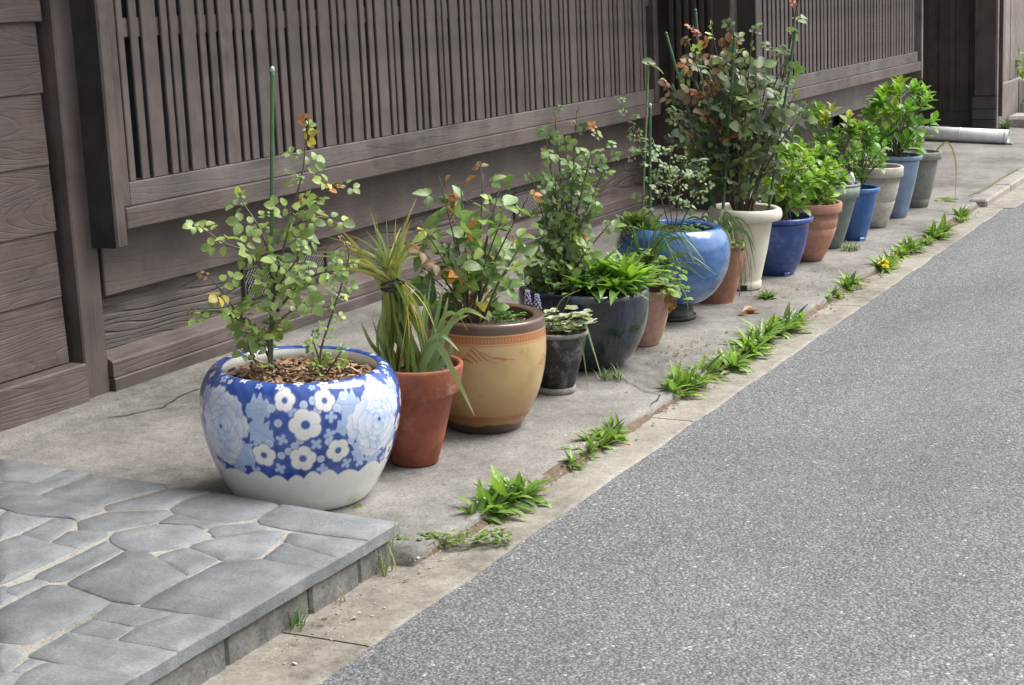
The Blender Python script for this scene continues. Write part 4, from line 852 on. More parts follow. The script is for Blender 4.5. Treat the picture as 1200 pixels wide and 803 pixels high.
# ------------------------------------------------------------------ plants
CANES = {'a':[[(-0.089,-0.0,0.031),(-0.082,-0.0,0.131),(-0.06,0.02,0.268),(-0.023,0.02,0.394),(0.014,0.03,0.517),(0.046,0.03,0.616),(0.058,0.03,0.69),(0.073,0.03,0.759)],[(-0.066,0.0,0.285),(-0.113,-0.03,0.38),(-0.187,-0.06,0.425),(-0.262,-0.08,0.488)],[(-0.056,0.0,0.36),(-0.101,0.05,0.457),(-0.151,0.1,0.526)],[(-0.083,-0.0,0.113),(-0.147,-0.06,0.197),(-0.191,-0.1,0.282),(-0.223,-0.12,0.336)],[(-0.135,-0.06,0.184),(-0.205,-0.1,0.23),(-0.276,-0.12,0.231)],[(0.016,0.0,0.496),(0.083,-0.02,0.533),(0.15,-0.04,0.581),(0.177,-0.05,0.564)],[(0.009,-0.0,0.458),(0.086,0.04,0.475),(0.14,0.06,0.442)],[(-0.054,0.0,0.207),(0.022,-0.06,0.291),(0.083,-0.1,0.327),(0.151,-0.14,0.34)],[(-0.075,0.0,0.157),(-0.009,0.05,0.204),(0.053,0.08,0.232)],[(-0.086,0.0,0.067),(-0.131,0.06,0.122),(-0.175,0.1,0.129)],[(-0.056,0.0,0.284),(0.01,0.1,0.381),(0.042,0.12,0.449)],[(-0.071,0.0,0.221),(-0.024,-0.08,0.308),(0.04,-0.12,0.386)],[(-0.099,-0.0,0.036),(-0.129,-0.05,0.079),(-0.136,-0.08,0.137)]],
'a2':[[(0.065,-0.03,0.01),(0.07,-0.03,0.087),(0.107,-0.03,0.188),(0.145,-0.02,0.286),(0.169,-0.02,0.366),(0.156,-0.02,0.422)],[(0.074,-0.04,0.017),(0.063,-0.06,0.086),(0.052,-0.07,0.132)],[(0.075,-0.03,0.009),(0.11,-0.05,0.056),(0.133,-0.06,0.09)]],
'b':[[(-0.054,-0.007,-0.012),(-0.081,-0.041,0.257),(-0.127,-0.069,0.519)],[(-0.052,-0.003,-0.013),(-0.052,-0.016,0.235),(-0.058,-0.027,0.477)],[(-0.04,-0.011,-0.012),(-0.102,-0.068,0.187),(-0.198,-0.113,0.379)],[(-0.022,0.011,-0.017),(-0.005,0.065,0.244),(0.016,0.109,0.506)],[(-0.049,0.007,-0.015),(0.001,0.041,0.219),(0.07,0.069,0.452)],[(-0.047,0.001,-0.014),(0.045,0.006,0.218),(0.176,0.01,0.445)],[(-0.054,-0.009,-0.011),(-0.104,-0.051,0.128),(-0.182,-0.085,0.265)],[(-0.016,-0.007,-0.013),(0.048,-0.045,0.138),(0.139,-0.074,0.284)],[(-0.022,0.009,-0.016),(-0.065,0.051,0.061),(-0.13,0.086,0.142)],[(-0.051,0.008,-0.015),(0.014,0.047,0.089),(0.108,0.078,0.193)],[(-0.03,-0.005,-0.013),(-0.08,-0.03,0.057),(-0.156,-0.049,0.128)],[(-0.02,0.006,-0.016),(-0.011,0.036,0.077),(0.001,0.06,0.17)],[(-0.056,0.01,-0.015),(-0.054,0.059,0.134),(-0.056,0.099,0.286)],[(-0.028,0.003,-0.015),(-0.001,0.017,0.169),(0.036,0.028,0.351)],[(-0.051,0.0,-0.013),(-0.066,0.001,0.184),(-0.093,0.002,0.38)],[(-0.055,-0.001,-0.013),(0.001,-0.004,0.182),(0.08,-0.007,0.373)],[(-0.019,0.011,-0.017),(-0.05,0.068,0.016),(-0.097,0.113,0.052)],[(-0.045,0.001,-0.014),(-0.005,0.007,0.04),(0.054,0.012,0.093)],[(-0.033,0.011,-0.016),(-0.091,0.064,0.071),(-0.18,0.106,0.162)]],
'c':[[(-0.062,-0.0,-0.013),(-0.071,0.0,0.363),(-0.092,0.0,0.731)],[(-0.063,0.002,-0.013),(-0.036,0.012,0.353),(-0.001,0.02,0.712)],[(-0.082,-0.002,-0.011),(-0.013,-0.012,0.331),(0.081,-0.02,0.665)],[(-0.077,-0.002,-0.012),(-0.095,-0.01,0.304),(-0.126,-0.017,0.614)],[(-0.086,0.0,-0.012),(0.004,0.0,0.275),(0.132,0.0,0.555)],[(-0.101,-0.01,-0.009),(-0.137,-0.06,0.242),(-0.193,-0.1,0.486)],[(-0.093,-0.005,-0.01),(-0.094,-0.03,0.243),(-0.099,-0.05,0.49)],[(-0.107,0.006,-0.012),(-0.046,0.038,0.235),(0.04,0.063,0.48)],[(-0.107,0.006,-0.012),(-0.035,0.036,0.175),(0.069,0.06,0.36)],[(-0.094,0.003,-0.012),(-0.111,0.015,0.135),(-0.138,0.025,0.281)],[(-0.081,-0.01,-0.01),(-0.128,-0.06,0.082),(-0.199,-0.1,0.173)],[(-0.084,0.005,-0.012),(-0.001,0.03,0.128),(0.12,0.05,0.267)],[(-0.091,-0.01,-0.01),(-0.074,-0.06,0.123),(-0.05,-0.1,0.25)],[(-0.056,-0.01,-0.011),(-0.131,-0.06,0.045),(-0.242,-0.1,0.101)],[(-0.099,-0.015,-0.008),(-0.106,-0.09,0.056),(-0.116,-0.15,0.116)],[(-0.087,-0.01,-0.01),(-0.046,-0.06,0.087),(0.014,-0.1,0.18)],[(-0.098,0.01,-0.013),(-0.067,0.06,0.173),(-0.024,0.1,0.359)],[(-0.075,0.01,-0.014),(-0.059,0.06,0.25),(-0.042,0.1,0.514)],[(-0.095,-0.015,-0.009),(-0.131,-0.09,0.037),(-0.184,-0.15,0.079)],[(-0.09,0.01,-0.013),(-0.106,0.06,0.166),(-0.134,0.1,0.347)]],
'd':[[(-0.006,0.0,-0.018),(-0.053,-0.02,0.159),(-0.118,-0.04,0.334),(-0.172,-0.06,0.488),(-0.223,-0.08,0.596)],[(0.002,0.0,-0.019),(0.026,0.02,0.132),(0.042,0.03,0.264),(0.073,0.05,0.356)],[(0.002,0.0,-0.019),(-0.016,0.05,0.168),(-0.053,0.06,0.322),(-0.077,0.06,0.418)],[(0.009,-0.0,-0.019),(0.057,-0.04,0.099),(0.122,-0.06,0.194),(0.146,-0.06,0.268)],[(-0.017,0.0,-0.01),(-0.106,-0.05,0.115),(-0.144,-0.08,0.207)],[(0.034,-0.0,0.229),(-0.01,0.0,0.288),(0.004,-0.0,0.393)],[(0.041,0.02,0.246),(0.101,-0.02,0.266),(0.142,-0.04,0.323)],[(-0.084,0.0,0.367),(-0.137,-0.05,0.389),(-0.165,-0.06,0.357)]],
'e':[[(-0.031,0.008,0.02),(-0.17,0.05,0.346),(-0.384,0.084,0.675)],[(0.007,0.002,0.019),(-0.109,0.012,0.399),(-0.285,0.02,0.775)],[(-0.051,-0.014,0.024),(-0.145,-0.081,0.465),(-0.279,-0.136,0.891)],[(-0.038,-0.0,0.022),(-0.116,-0.0,0.482),(-0.234,-0.0,0.935)],[(-0.011,0.009,0.019),(-0.06,0.054,0.487),(-0.141,0.09,0.95)],[(-0.032,-0.009,0.022),(-0.04,-0.054,0.475),(-0.05,-0.089,0.913)],[(-0.024,-0.011,0.022),(-0.0,-0.066,0.474),(0.036,-0.11,0.909)],[(-0.009,-0.016,0.022),(-0.048,-0.093,0.421),(-0.101,-0.155,0.805)],[(0.012,0.013,0.018),(0.078,0.081,0.402),(0.166,0.135,0.785)],[(-0.005,-0.005,0.021),(0.08,-0.03,0.348),(0.205,-0.05,0.667)],[(0.01,-0.005,0.02),(0.126,-0.03,0.285),(0.298,-0.05,0.541)],[(-0.036,-0.016,0.024),(-0.179,-0.098,0.288),(-0.383,-0.164,0.545)],[(0.001,0.016,0.018),(-0.124,0.095,0.194),(-0.322,0.158,0.376)],[(0.009,-0.003,0.02),(-0.116,-0.018,0.132),(-0.302,-0.03,0.245)],[(0.002,0.004,0.019),(0.103,0.025,0.222),(0.251,0.041,0.422)],[(-0.041,-0.007,0.023),(0.037,-0.042,0.149),(0.156,-0.07,0.27)],[(-0.044,-0.002,0.022),(-0.095,-0.011,0.276),(-0.171,-0.019,0.527)],[(0.01,-0.004,0.02),(-0.014,-0.024,0.29),(-0.05,-0.04,0.556)],[(-0.053,-0.006,0.023),(-0.021,-0.034,0.233),(0.028,-0.057,0.439)],[(-0.044,-0.015,0.024),(-0.073,-0.093,0.18),(-0.11,-0.155,0.33)],[(-0.028,0.01,0.02),(0.04,0.058,0.264),(0.136,0.096,0.507)],[(-0.048,-0.007,0.023),(-0.1,-0.043,0.123),(-0.175,-0.071,0.223)],[(-0.023,0.016,0.019),(-0.093,0.098,0.339),(-0.209,0.164,0.663)],[(-0.051,-0.01,0.023),(-0.094,-0.06,0.373),(-0.157,-0.099,0.713)],[(-0.044,-0.015,0.024),(-0.02,-0.091,0.352),(0.018,-0.151,0.668)],[(-0.043,0.006,0.021),(-0.154,0.036,0.326),(-0.325,0.06,0.632)],[(-0.051,-0.0,0.022),(0.063,-0.0,0.413),(0.227,-0.0,0.794)],[(-0.037,-0.0,0.022),(-0.115,-0.002,0.203),(-0.234,-0.003,0.385)],[(0.015,0.01,0.018),(0.125,0.06,0.312),(0.284,0.1,0.604)],[(-0.02,-0.013,0.022),(-0.045,-0.077,0.352),(-0.08,-0.128,0.671)],[(-0.025,0.009,0.02),(-0.01,0.056,0.381),(0.005,0.093,0.74)]],
'e2':[[(0.03,-0.0,0.01),(0.125,0.1,0.298),(0.217,0.12,0.668),(0.261,0.12,0.871),(0.304,0.12,1.081)]]}
STAKES = {'s1':[(-0.087,0.02,0.021),(-0.022,0.02,0.906)],'s9':[[(-0.137,0.0,0.026),(-0.357,0.05,0.895)],[(-0.145,0.1,0.035),(-0.203,0.15,0.997)],[(-0.123,-0.1,0.004),(-0.051,-0.12,0.873)],[(0.117,0.02,0.004),(0.257,-0.0,0.882)]],'s7':[[(-0.11,-0.05,-0.007),(-0.094,-0.05,0.577)],[(-0.142,0.02,-0.007),(-0.09,0.02,0.756)]]}

def leaf_mesh(name, w, shape, droop, fold, serr=0, st=7):
    """unit-long leaf along +Y, +Z its upper side"""
    V = []; Fc = []
    for i in range(st + 1):
        t = i / st
        if shape == 'ovate': hw = w * .5 * (math.sin(math.pi * t ** .80) ** .8 if 0 < t < 1 else 0)
        elif shape == 'oval': hw = w * .5 * (math.sin(math.pi * t ** .92) ** .62 if 0 < t < 1 else 0)
        elif shape == 'lance': hw = w * .5 * (math.sin(math.pi * t ** .8) if 0 < t < 1 else 0) + (.03 if t == 0 else 0)
        elif shape == 'obovate': hw = w * .5 * (math.sin(math.pi * t ** 1.25) ** .85 if 0 < t < 1 else 0)
        else: hw = w * .5 * (math.sin(math.pi * t) ** .55 if 0 < t < 1 else 0)
        if serr and 0 < i < st: hw *= 1 + serr * (-1) ** i
        y = math.sin(t * droop) / droop if droop else t; z = -(1 - math.cos(t * droop)) / droop if droop else 0
        V += [(-hw, y - .02 * (hw > 0), z + fold * hw), (0, y, z), (hw, y - .02 * (hw > 0), z + fold * hw)]
    for i in range(st):
        a = 3 * i; b_ = a + 3
        for q in ([a, a+1, b_+1, b_], [a+1, a+2, b_+2, b_+1]): Fc.append(q)
    me = bpy.data.meshes.new(name); 
    # collapse the zero-width end rows
    me.from_pydata(V, [], Fc); import bmesh
    bm = bmesh.new(); bm.from_mesh(me); bmesh.ops.remove_doubles(bm, verts=bm.verts, dist=1e-4); bmesh.ops.recalc_face_normals(bm, faces=bm.faces)
    bm.normal_update()
    if sum(f.normal.z for f in bm.faces) < 0: bmesh.ops.reverse_faces(bm, faces=bm.faces)
    bm.to_mesh(me); bm.free(); me.polygons.foreach_set('use_smooth', [True] * len(me.polygons)); me.materials.append(M['leaf']); return me
LM = {'rose': [leaf_mesh('rose_leaf', .74, 'oval', d, f) for d, f in ((.25, .3), (.7, .15), (.01, .45), (1.0, .1))],
      'ovate': [leaf_mesh('ovate_leaf', .60, 'ovate', d, f) for d, f in ((.5, .3), (1.0, .2), (.2, .5))],
      'lance': [leaf_mesh('lance_leaf', .25, 'lance', d, f) for d, f in ((.5, .5), (1.1, .35), (.9, .6), (.2, .5))],
      'shrub': [leaf_mesh('shrub_leaf', .54, 'obovate', d, f) for d, f in ((.4, .35), (.8, .25), (.1, .5))],
      'round': [leaf_mesh('round_leaf', .95, 'round', d, f) for d, f in ((.3, .15), (.8, .1), (.05, .3))]}

class Plant:
    def __init__(s, name, loc, label, cat='plant', group=None, limit=300):
        s.root = empty(name, loc, RZ, label, cat, group); s.n = 0; s.limit = limit; s.extra = []; s.L0 = Vector((0, 0, 0))
    def leaf(s, kind, pos, d, up, size, col, roll=0.0, wide=1.0):
        me = random.choice(LM[kind]); y = Vector(d).normalized(); x = y.cross(Vector(up))
        if x.length < 1e-3: x = y.cross(Vector((1, 0, 0)))
        x.normalize(); z = x.cross(y)
        if roll: x, z = x * math.cos(roll) + z * math.sin(roll), z * math.cos(roll) - x * math.sin(roll)
        m_ = Matrix((x, y, z)).transposed().to_4x4() @ Matrix.Diagonal((size * wide, size, size, 1)); m_.translation = Vector(pos)
        if s.n >= s.limit: s.extra.append((me, m_, col)); return
        o = bpy.data.objects.new('leaf', me); COL.objects.link(o); o.parent = s.root; o.matrix_local = m_; o.color = (*col, 1); s.n += 1
    def stems(s, V, Fc, mat, name='stem'):
        if V: link(name, mesh(name, V, Fc, True), s.root, mat)
    def finish(s):
        if not s.extra: return
        cols = getattr(s, 'extra_cols', None) or [s.extra[0][2]]; cols = cols[:3]
        for gi, col in enumerate(cols):
            V = []; Fc = []
            for me, m_, _c in s.extra[gi::len(cols)]:
                b0 = len(V); V += [m_ @ v.co for v in me.vertices]; Fc += [[b0 + k for k in p.vertices] for p in me.polygons]
            if V: o = link('foliage', mesh('foliage', V, Fc, True), s.root, M['leaf']); o['kind'] = 'stuff'; o.color = (*col, 1)

def rnd(a, b): return random.uniform(a, b)
def mixc(a, b, t): return tuple(x + (y - x) * t for x, y in zip(a, b))
def vary(c, v=.28):
    k = 1 + rnd(-v, v); return (c[0] * k * (1 + rnd(-.08, .08)), c[1] * k, c[2] * k * (1 + rnd(-.15, .15)))
GREY_G = (.200, .290, .125); MID_G = (.160, .270, .075); DARK_G = (.075, .135, .050); LIGHT_G = (.33, .44, .12); RED = (.36, .06, .03); ORANGE = (.42, .17, .05); YEL = (.48, .40, .07); BROWN = (.28, .16, .07); BRONZE = (.24, .14, .08)

def rose(P, canes, leaf, sp, palette, kind='rose', r0=.005, r1=.0018, frm=.2, young=.12, pairs=2, canemat='cane', maxleaf=10**9, flat=.55, droop=.15, topred=99):
    """canes with pinnate leaves set alternately along them"""
    cnt = 0; P.extra_cols = [palette[0], palette[-1], palette[1]]
    for ci, C_ in enumerate(canes):
        pts = smooth_path(C_, 5); n_ = len(pts); V = []; Fc = []
        tube(pts, [r0 + (r1 - r0) * i / (n_ - 1) for i in range(n_)], 6, V, Fc)
        acc = 0; az = rnd(0, 6.28); tot = sum((pts[i+1] - pts[i]).length for i in range(n_ - 1)); dist = 0; nxt = tot * (frm if C_[0][2] < .05 else .05)
        for i in range(n_ - 1):
            seg = pts[i+1] - pts[i]; L_ = seg.length
            while dist + L_ >= nxt and cnt < maxleaf:
                t = (nxt - dist) / L_; p = pts[i] + seg * t; q = nxt / tot; tip = q > .86
                az += 2.4 + rnd(-.5, .5); ax = seg.normalized()
                d = Vector((math.cos(az), math.sin(az), rnd(-.1, .5))) + ax * (.5 + .6 * tip); d.normalize()
                Lr = leaf * rnd(.75, 1.15) * (.7 if tip else 1); 
                red_ = tip and random.random() < young * 5
                if red_: col0 = random.choice((RED, ORANGE, BRONZE, BRONZE, YEL, LIGHT_G)); Lr *= .72
                elif p.z > topred and random.random() < .65: col0 = random.choice((BRONZE, (.22, .10, .06), (.20, .13, .09), (.26, .20, .14), RED, ORANGE, GREY_G, (.30, .12, .06)))
                elif random.random() < young: col0 = random.choice((ORANGE, YEL, LIGHT_G, LIGHT_G, BROWN))
                else: col0 = random.choice(palette)
                end = p + d * Lr - Vector((0, 0, droop * Lr)); mid = p + d * Lr * .5 + Vector((0, 0, .02 * Lr))
                tube([p, mid, end], [r1 * .6, r1 * .5, r1 * .3], 3, V, Fc, False)
                dd = (end - mid).normalized(); up = Vector((rnd(-.55, .55), -1 + rnd(-.45, .6), rnd(.25, 1.3))).normalized(); sd = dd.cross(up).normalized(); up = sd.cross(dd)
                sz = Lr * flat
                P.leaf(kind, end, dd + up * rnd(-.1, .1), up, sz * rnd(.95, 1.15), vary(col0), rnd(-.3, .3))
                for k in range(pairs):
                    b_ = mid.lerp(end, .86 - .55 * k) if k == 0 else p.lerp(mid, .8)
                    for s in (-1, 1): P.leaf(kind, b_ + sd * s * .004, dd * .35 + sd * s + up * rnd(-.15, .25), up, sz * rnd(.75, .98) * (1 - .13 * k), vary(col0), rnd(-.35, .35))
                cnt += 1; nxt += sp * rnd(.75, 1.25)
            dist += L_
        P.stems(V, Fc, M[canemat], 'cane')
    P.finish()

def blade(root, pts, w, c0, c1, name='blade', sub=5, fold=.25, tipc=None):
    pts = smooth_path(pts, sub); n_ = len(pts); V = []; Fc = []; cols = []
    side0 = Vector((rnd(-1, 1), rnd(-1, 1), .15)).normalized()
    for i, p in enumerate(pts):
        t = i / (n_ - 1); tg = (pts[min(i+1, n_-1)] - pts[max(i-1, 0)]).normalized(); s = tg.cross(side0); s.normalize(); nn = s.cross(tg)
        ww = w * .5 * (1 - t ** 2.6) * (.75 + .25 * min(1, t * 5)) + .0003
        V += [p - s * ww + nn * ww * fold, p, p + s * ww + nn * ww * fold]
        c = mixc(c0, c1, t); 
        if tipc and t > .78: c = mixc(c, tipc, (t - .78) / .22)
        cols += [c] * 3
    for i in range(n_ - 1):
        a = 3 * i; Fc += [[a, a+1, a+4, a+3], [a+1, a+2, a+5, a+4]]
    me = mesh(name, V, Fc, True); at = me.color_attributes.new('tint', 'FLOAT_COLOR', 'POINT')
    if len(me.vertices) == len(cols): at.data.foreach_set('color', [x for c in cols for x in (*c, 1)])
    return link(name, me, root, M['blade'])

def tuft(name, loc, n_, L, w, spread, cols, label, cat='grass', droop=.6, group=None, parent=None):
    """many fine blades as one clump"""
    V = []; Fc = []; cc = []
    for i in range(n_):
        a = rnd(0, 6.28); l_ = L * rnd(.55, 1.1); tilt = rnd(.1, spread); b0 = Vector((rnd(-.012, .012) * n_ ** .3, rnd(-.012, .012) * n_ ** .3, 0)); c = vary(random.choice(cols)); hd = Vector((math.cos(a), math.sin(a), 0)); sd = Vector((-hd.y, hd.x, 0)); k0 = len(V); m_ = 5; ph = tilt; p = b0
        for j in range(m_ + 1):
            t = j / m_; ww = w * (1 - t ** 2) * .5 + .0002; V += [p - sd * ww, p + sd * ww]; cc += [c, c]
            ph = tilt + droop * t * 1.6; p = p + (hd * math.sin(ph) + uz * math.cos(ph)) * l_ / m_
        for j in range(m_): Fc.append([k0+2*j, k0+2*j+1, k0+2*j+3, k0+2*j+2])
    me = mesh(name, V, Fc, True); at = me.color_attributes.new('tint', 'FLOAT_COLOR', 'POINT'); at.data.foreach_set('color', [x for c in cc for x in (*c, 1)])
    o = link(name, me, parent, M['blade']); o.location = loc
    if label: prop(o, label, cat, group)
    if parent is not None: o['kind'] = 'stuff'
    return o

# --- rose in the porcelain pot
P = Plant('rose_plant', psoil(1, .355), 'leggy young rose with pale green leaves in the blue and white pot', 'rose')
rose(P, CANES['a'], .062, .032, [GREY_G, mixc(GREY_G, LIGHT_G, .3), MID_G, mixc(GREY_G, LIGHT_G, .6), LIGHT_G], young=.13, frm=.08, flat=.62)
P = Plant('rose_plant', psoil(1, .355), 'thin rose shoot at the right edge of the blue and white pot', 'rose')
rose(P, CANES['a2'], .036, .022, [MID_G, LIGHT_G, mixc(MID_G, LIGHT_G, .5)], young=.15, frm=.05, r0=.004, flat=.62)
# --- strap leaved plant tied up with string in the terracotta pot
sr = psoil(2, .298); ir = empty('strap_leaf_plant', sr, RZ, 'tied bundle of yellowing strap leaves in the red terracotta pot', 'plant')
G1 = (.20, .30, .08); G2 = (.32, .40, .11); YG = (.56, .48, .12); PA = (.62, .54, .32); BRN = (.36, .16, .06)
tie = Vector((-.06, 0, .284))
tips = [(.011,.02,.545),(-.014,-.02,.493),(-.062,.03,.487),(-.087,0,.523),(-.106,-.03,.462),(-.188,.02,.482),(-.216,0,.448),(-.238,-.04,.395),(-.15,.03,.437),(-.034,-.04,.507),(-.13,-.05,.40),(-.17,.05,.39),(-.03,.06,.45),(-.02,.03,.40),(-.2,.03,.36),(-.1,.06,.5),(.03,-.01,.42)]
tips = [(-.06 + (t[0] + .06) * 1.35, t[1] * 1.6, t[2]) for t in tips]
tips += [(t[0] + rnd(-.03, .03), t[1] + rnd(-.05, .05), t[2] - rnd(.02, .09)) for t in tips]
for i, t in enumerate(tips):
    a = rnd(0, 6.28); b0 = Vector((-.03 + .07 * math.cos(a), .06 * math.sin(a), -.005)); tj = tie + Vector((rnd(-.026, .026), rnd(-.022, .022), rnd(-.02, .02)))
    bl = b0.lerp(tj, .5) + Vector((rnd(-.045, .035), rnd(-.04, .04), 0)); tp = Vector(t)
    c0 = random.choice((G1, G1, G2)); c1 = random.choice((G1, G1, G2, G2, YG)); blade(ir, [b0, bl, tj, tj.lerp(tp, .5) + Vector((0, 0, .03)), tp], rnd(.014, .023), c0, c1, tipc=random.choice((BRN, BRN, PA, YG)))
for i in range(12):     # leaves bent over the string and hanging
    a = rnd(0, 6.28); b0 = Vector((-.035 + .055 * math.cos(a), .05 * math.sin(a), -.005)); tj = tie + Vector((rnd(-.02, .03), rnd(-.03, .01), rnd(.0, .02)))
    e = Vector((rnd(-.06, .11), rnd(-.09, .02), rnd(-.01, .12))); blade(ir, [b0, b0.lerp(tj, .6) + Vector((rnd(-.03, .03), -.01, 0)), tj, tj.lerp(e, .45) + Vector((.03, -.03, .04)), e], rnd(.010, .018), random.choice((G1, G2)), random.choice((G2, YG, (.5, .38, .03), G1)), tipc=random.choice((YG, PA)))
for pts in ([(.02,-.05,0),(.08,-.1,.1),(.13,-.13,.02),(.19,-.15,-.12)], [(.03,0,0),(.05,.0,.16),(.07,0,.30)], [(.04,.02,0),(.075,.02,.15),(.108,.02,.271)], [(.04,0,0),(.09,-.03,.16),(.143,-.05,.187),(.18,-.06,.13)],
            [(.05,.02,0),(.09,.02,.12),(.12,.02,.23)], [(.05,-.02,0),(.1,-.04,.12),(.17,-.06,.2),(.24,-.07,.17)], [(-.06,-.03,0),(-.1,-.04,.1),(-.12,-.04,.186)], [(-.06,.0,0),(-.13,.0,.09),(-.16,.0,.17)], [(.06,.03,0),(.12,.05,.13),(.18,.07,.16)],
            [(.03,.04,0),(.04,.05,.14),(.045,.06,.24)], [(.02,-.04,0),(.05,-.07,.1),(.1,-.1,.13),(.15,-.11,.08)], [(.06,-.06,0),(.11,-.07,.06),(.13,-.08,.10)]):
    blade(ir, pts, rnd(.020, .028), (.15, .24, .10), random.choice(((.2, .3, .14), G2)), tipc=random.choice((None, PA)))
V = []; Fc = []
tw = Matrix.Rotation(RZ, 4, 'Z')
for k in range(3): tube([tie + Vector((.033 * math.cos(a), .033 * math.sin(a), .006 * (k - 1) + .012 * math.sin(a + k))) for a in [i * 2 * math.pi / 16 for i in range(17)]], .0035, 5, V, Fc)
tube([tie + Vector((.03, -.03, 0)), tie + Vector((.05, -.05, .012)), tie + Vector((.03, -.055, .02))], .003, 5, V, Fc)
M['string'] = plain('navy_string', (.03, .035, .07), .8, .4, 90); o = link('string_tie', mesh('string_tie', V, Fc, True), None, M['string']); o.location = sr; o.rotation_euler = (0, 0, RZ); prop(o, 'dark blue string knotted round the strap leaves', 'string')
# --- bushy rose in the ochre pot
P = Plant('rose_plant', psoil(3, .355), 'bushy rose with broad yellowing leaves in the ochre brazier pot', 'rose')
rose(P, CANES['b'], .084, .050, [MID_G, GREY_G, DARK_G, mixc(MID_G, LIGHT_G, .4)], kind='ovate', young=.13, frm=.35, pairs=1, flat=.82)
cl = Plant('clover_patch', psoil(3, .355) + Matrix.Rotation(RZ, 3, 'Z') @ Vector((.085, -.03, .0)), 'small patch of clover on the soil of the ochre pot', 'clover')
for i in range(34):
    a = rnd(0, 6.28); r_ = .05 * math.sqrt(random.random()); p0 = Vector((r_ * math.cos(a), r_ * math.sin(a), .015 + rnd(0, .03)))
    for k in range(3): cl.leaf('round', p0, (math.cos(a + k * 2.1), math.sin(a + k * 2.1), .1), (0, 0, 1), .015, vary((.10, .22, .05)))
# --- small variegated plant with a bluebell in the black pot
P = Plant('variegated_plant', psoil(4, .225), 'small white edged variegated plant in the dusty black pot', 'plant')
V = []; Fc = []
for i in range(44):
    a = rnd(0, 6.28); r_ = .085 * math.sqrt(random.random()); tp = Vector((r_ * 1.5 * math.cos(a) + .02, r_ * 1.2 * math.sin(a), rnd(.02, .075))); tube([(r_ * .4 * math.cos(a), r_ * .4 * math.sin(a), 0), tp], .0015, 3, V, Fc, False)
    for k in range(5): b_ = a + k * 1.26; P.leaf('round', tp, (math.cos(b_), math.sin(b_), rnd(.1, .7)), (0, 0, 1), rnd(.024, .036), vary(random.choice(((.50, .53, .42), (.60, .61, .52), (.42, .46, .34), (.22, .30, .16))), .15))
P.stems(V, Fc, M['cane_green'])
sr = psoil(4, .22); mu = empty('grape_hyacinth', sr, RZ, 'two pale violet flower spikes with long drooping leaves beside the black pot', 'flower')
M['violet'] = plain('pale_violet', (.27, .25, .42), .6, .3, 60)
for (u, d, z) in ((-.10, .06, .13), (-.065, .05, .115)):
    V = []; Fc = []; tube(smooth_path([(-.03, .03, 0), (u * .8, d, z * .5), (u, d, z)], 4), .0022, 5, V, Fc); link('flower_stalk', mesh('flower_stalk', V, Fc, True), mu, M['cane_green'])
    V = []; Fc = []
    for k in range(24):
        a = k * 2.4; t = k / 24; c = Vector((u + .014 * (1 - t * .6) * math.cos(a), d + .014 * (1 - t * .6) * math.sin(a), z - .025 + .055 * t)); v_, f_ = cbox(.007, .007, .008, .0025); b0 = len(V); V += [c + Vector(q) for q in v_]; Fc += [[b0 + i for i in f] for f in f_]
    link('flower_head', mesh('flower_head', V, Fc, True), mu, M['violet'])
for pts in ([(.03,-.03,0),(.07,-.07,.03),(.095,-.1,-.06),(.105,-.12,-.2)], [(.05,-.02,0),(.10,-.02,.05),(.135,-.04,-.06),(.16,-.05,-.16)], [(-.02,0,0),(.02,.0,.12),(.10,.02,.16)], [(0,0,0),(.04,.04,.1),(.10,.06,.2)], [(-.04,.02,0),(-.06,.03,.06),(-.02,-.04,.08)]):
    blade(mu, pts, .011, (.12, .2, .07), (.2, .27, .1), tipc=(.45, .4, .2) if pts[-1][2] < 0 else None)
# --- rose and broad weeds in the navy pot
P = Plant('rose_plant', psoil(5, .29), 'tall rose with reddish shoot tips in the large navy pot', 'rose')
rose(P, CANES['c'], .066, .042, [GREY_G, MID_G, DARK_G, DARK_G, mixc(GREY_G, LIGHT_G, .3)], young=.09, frm=.18, flat=.62)
def rosette(P, c, n_, L, cols, el=(.15, 1.1), kind='lance', wide=1.0, sprd=.01):
    for i in range(n_):
        a = i * 2.4 + rnd(-.3, .3); e = rnd(*el); d = Vector((math.cos(a) * math.cos(e), math.sin(a) * math.cos(e), math.sin(e)))
        P.leaf(kind, Vector(c) + Vector((rnd(-sprd, sprd), rnd(-sprd, sprd), 0)), d, (0, 0, 1), L * rnd(.65, 1.1), vary(random.choice(cols)), rnd(-.2, .2), wide)
BRI = [(.19, .36, .04), (.25, .44, .06), (.15, .30, .045), (.12, .24, .045)]
P = Plant('broad_leaf_weed', psoil(5, .30), 'clump of bright green lance leaved weeds in the large navy pot', 'weed')
for c in ((.02,-.12,.0),(.07,-.10,.02),(.12,-.05,.02),(.08,-.02,.03),(.15,-.10,.0),(.04,-.05,.05),(.17,-.03,.03),(.19,-.08,.02),(.12,-.15,.0)): rosette(P, c, 16, .18, BRI, (.25, 1.25), wide=.9)
P = Plant('ground_ivy', psoil(5, .30), 'low dark green creeping leaves round the rim of the navy pot', 'creeper')
for i in range(150):
    a = rnd(0, 6.28); r_ = rnd(.12, .225); b_ = rnd(0, 6.28); P.leaf('rose', (r_ * math.cos(a), r_ * math.sin(a), rnd(.005, .07)), (math.cos(b_), math.sin(b_), rnd(-.1, .5)), (0, 0, 1), rnd(.03, .05), vary(random.choice((DARK_G, MID_G, DARK_G))))
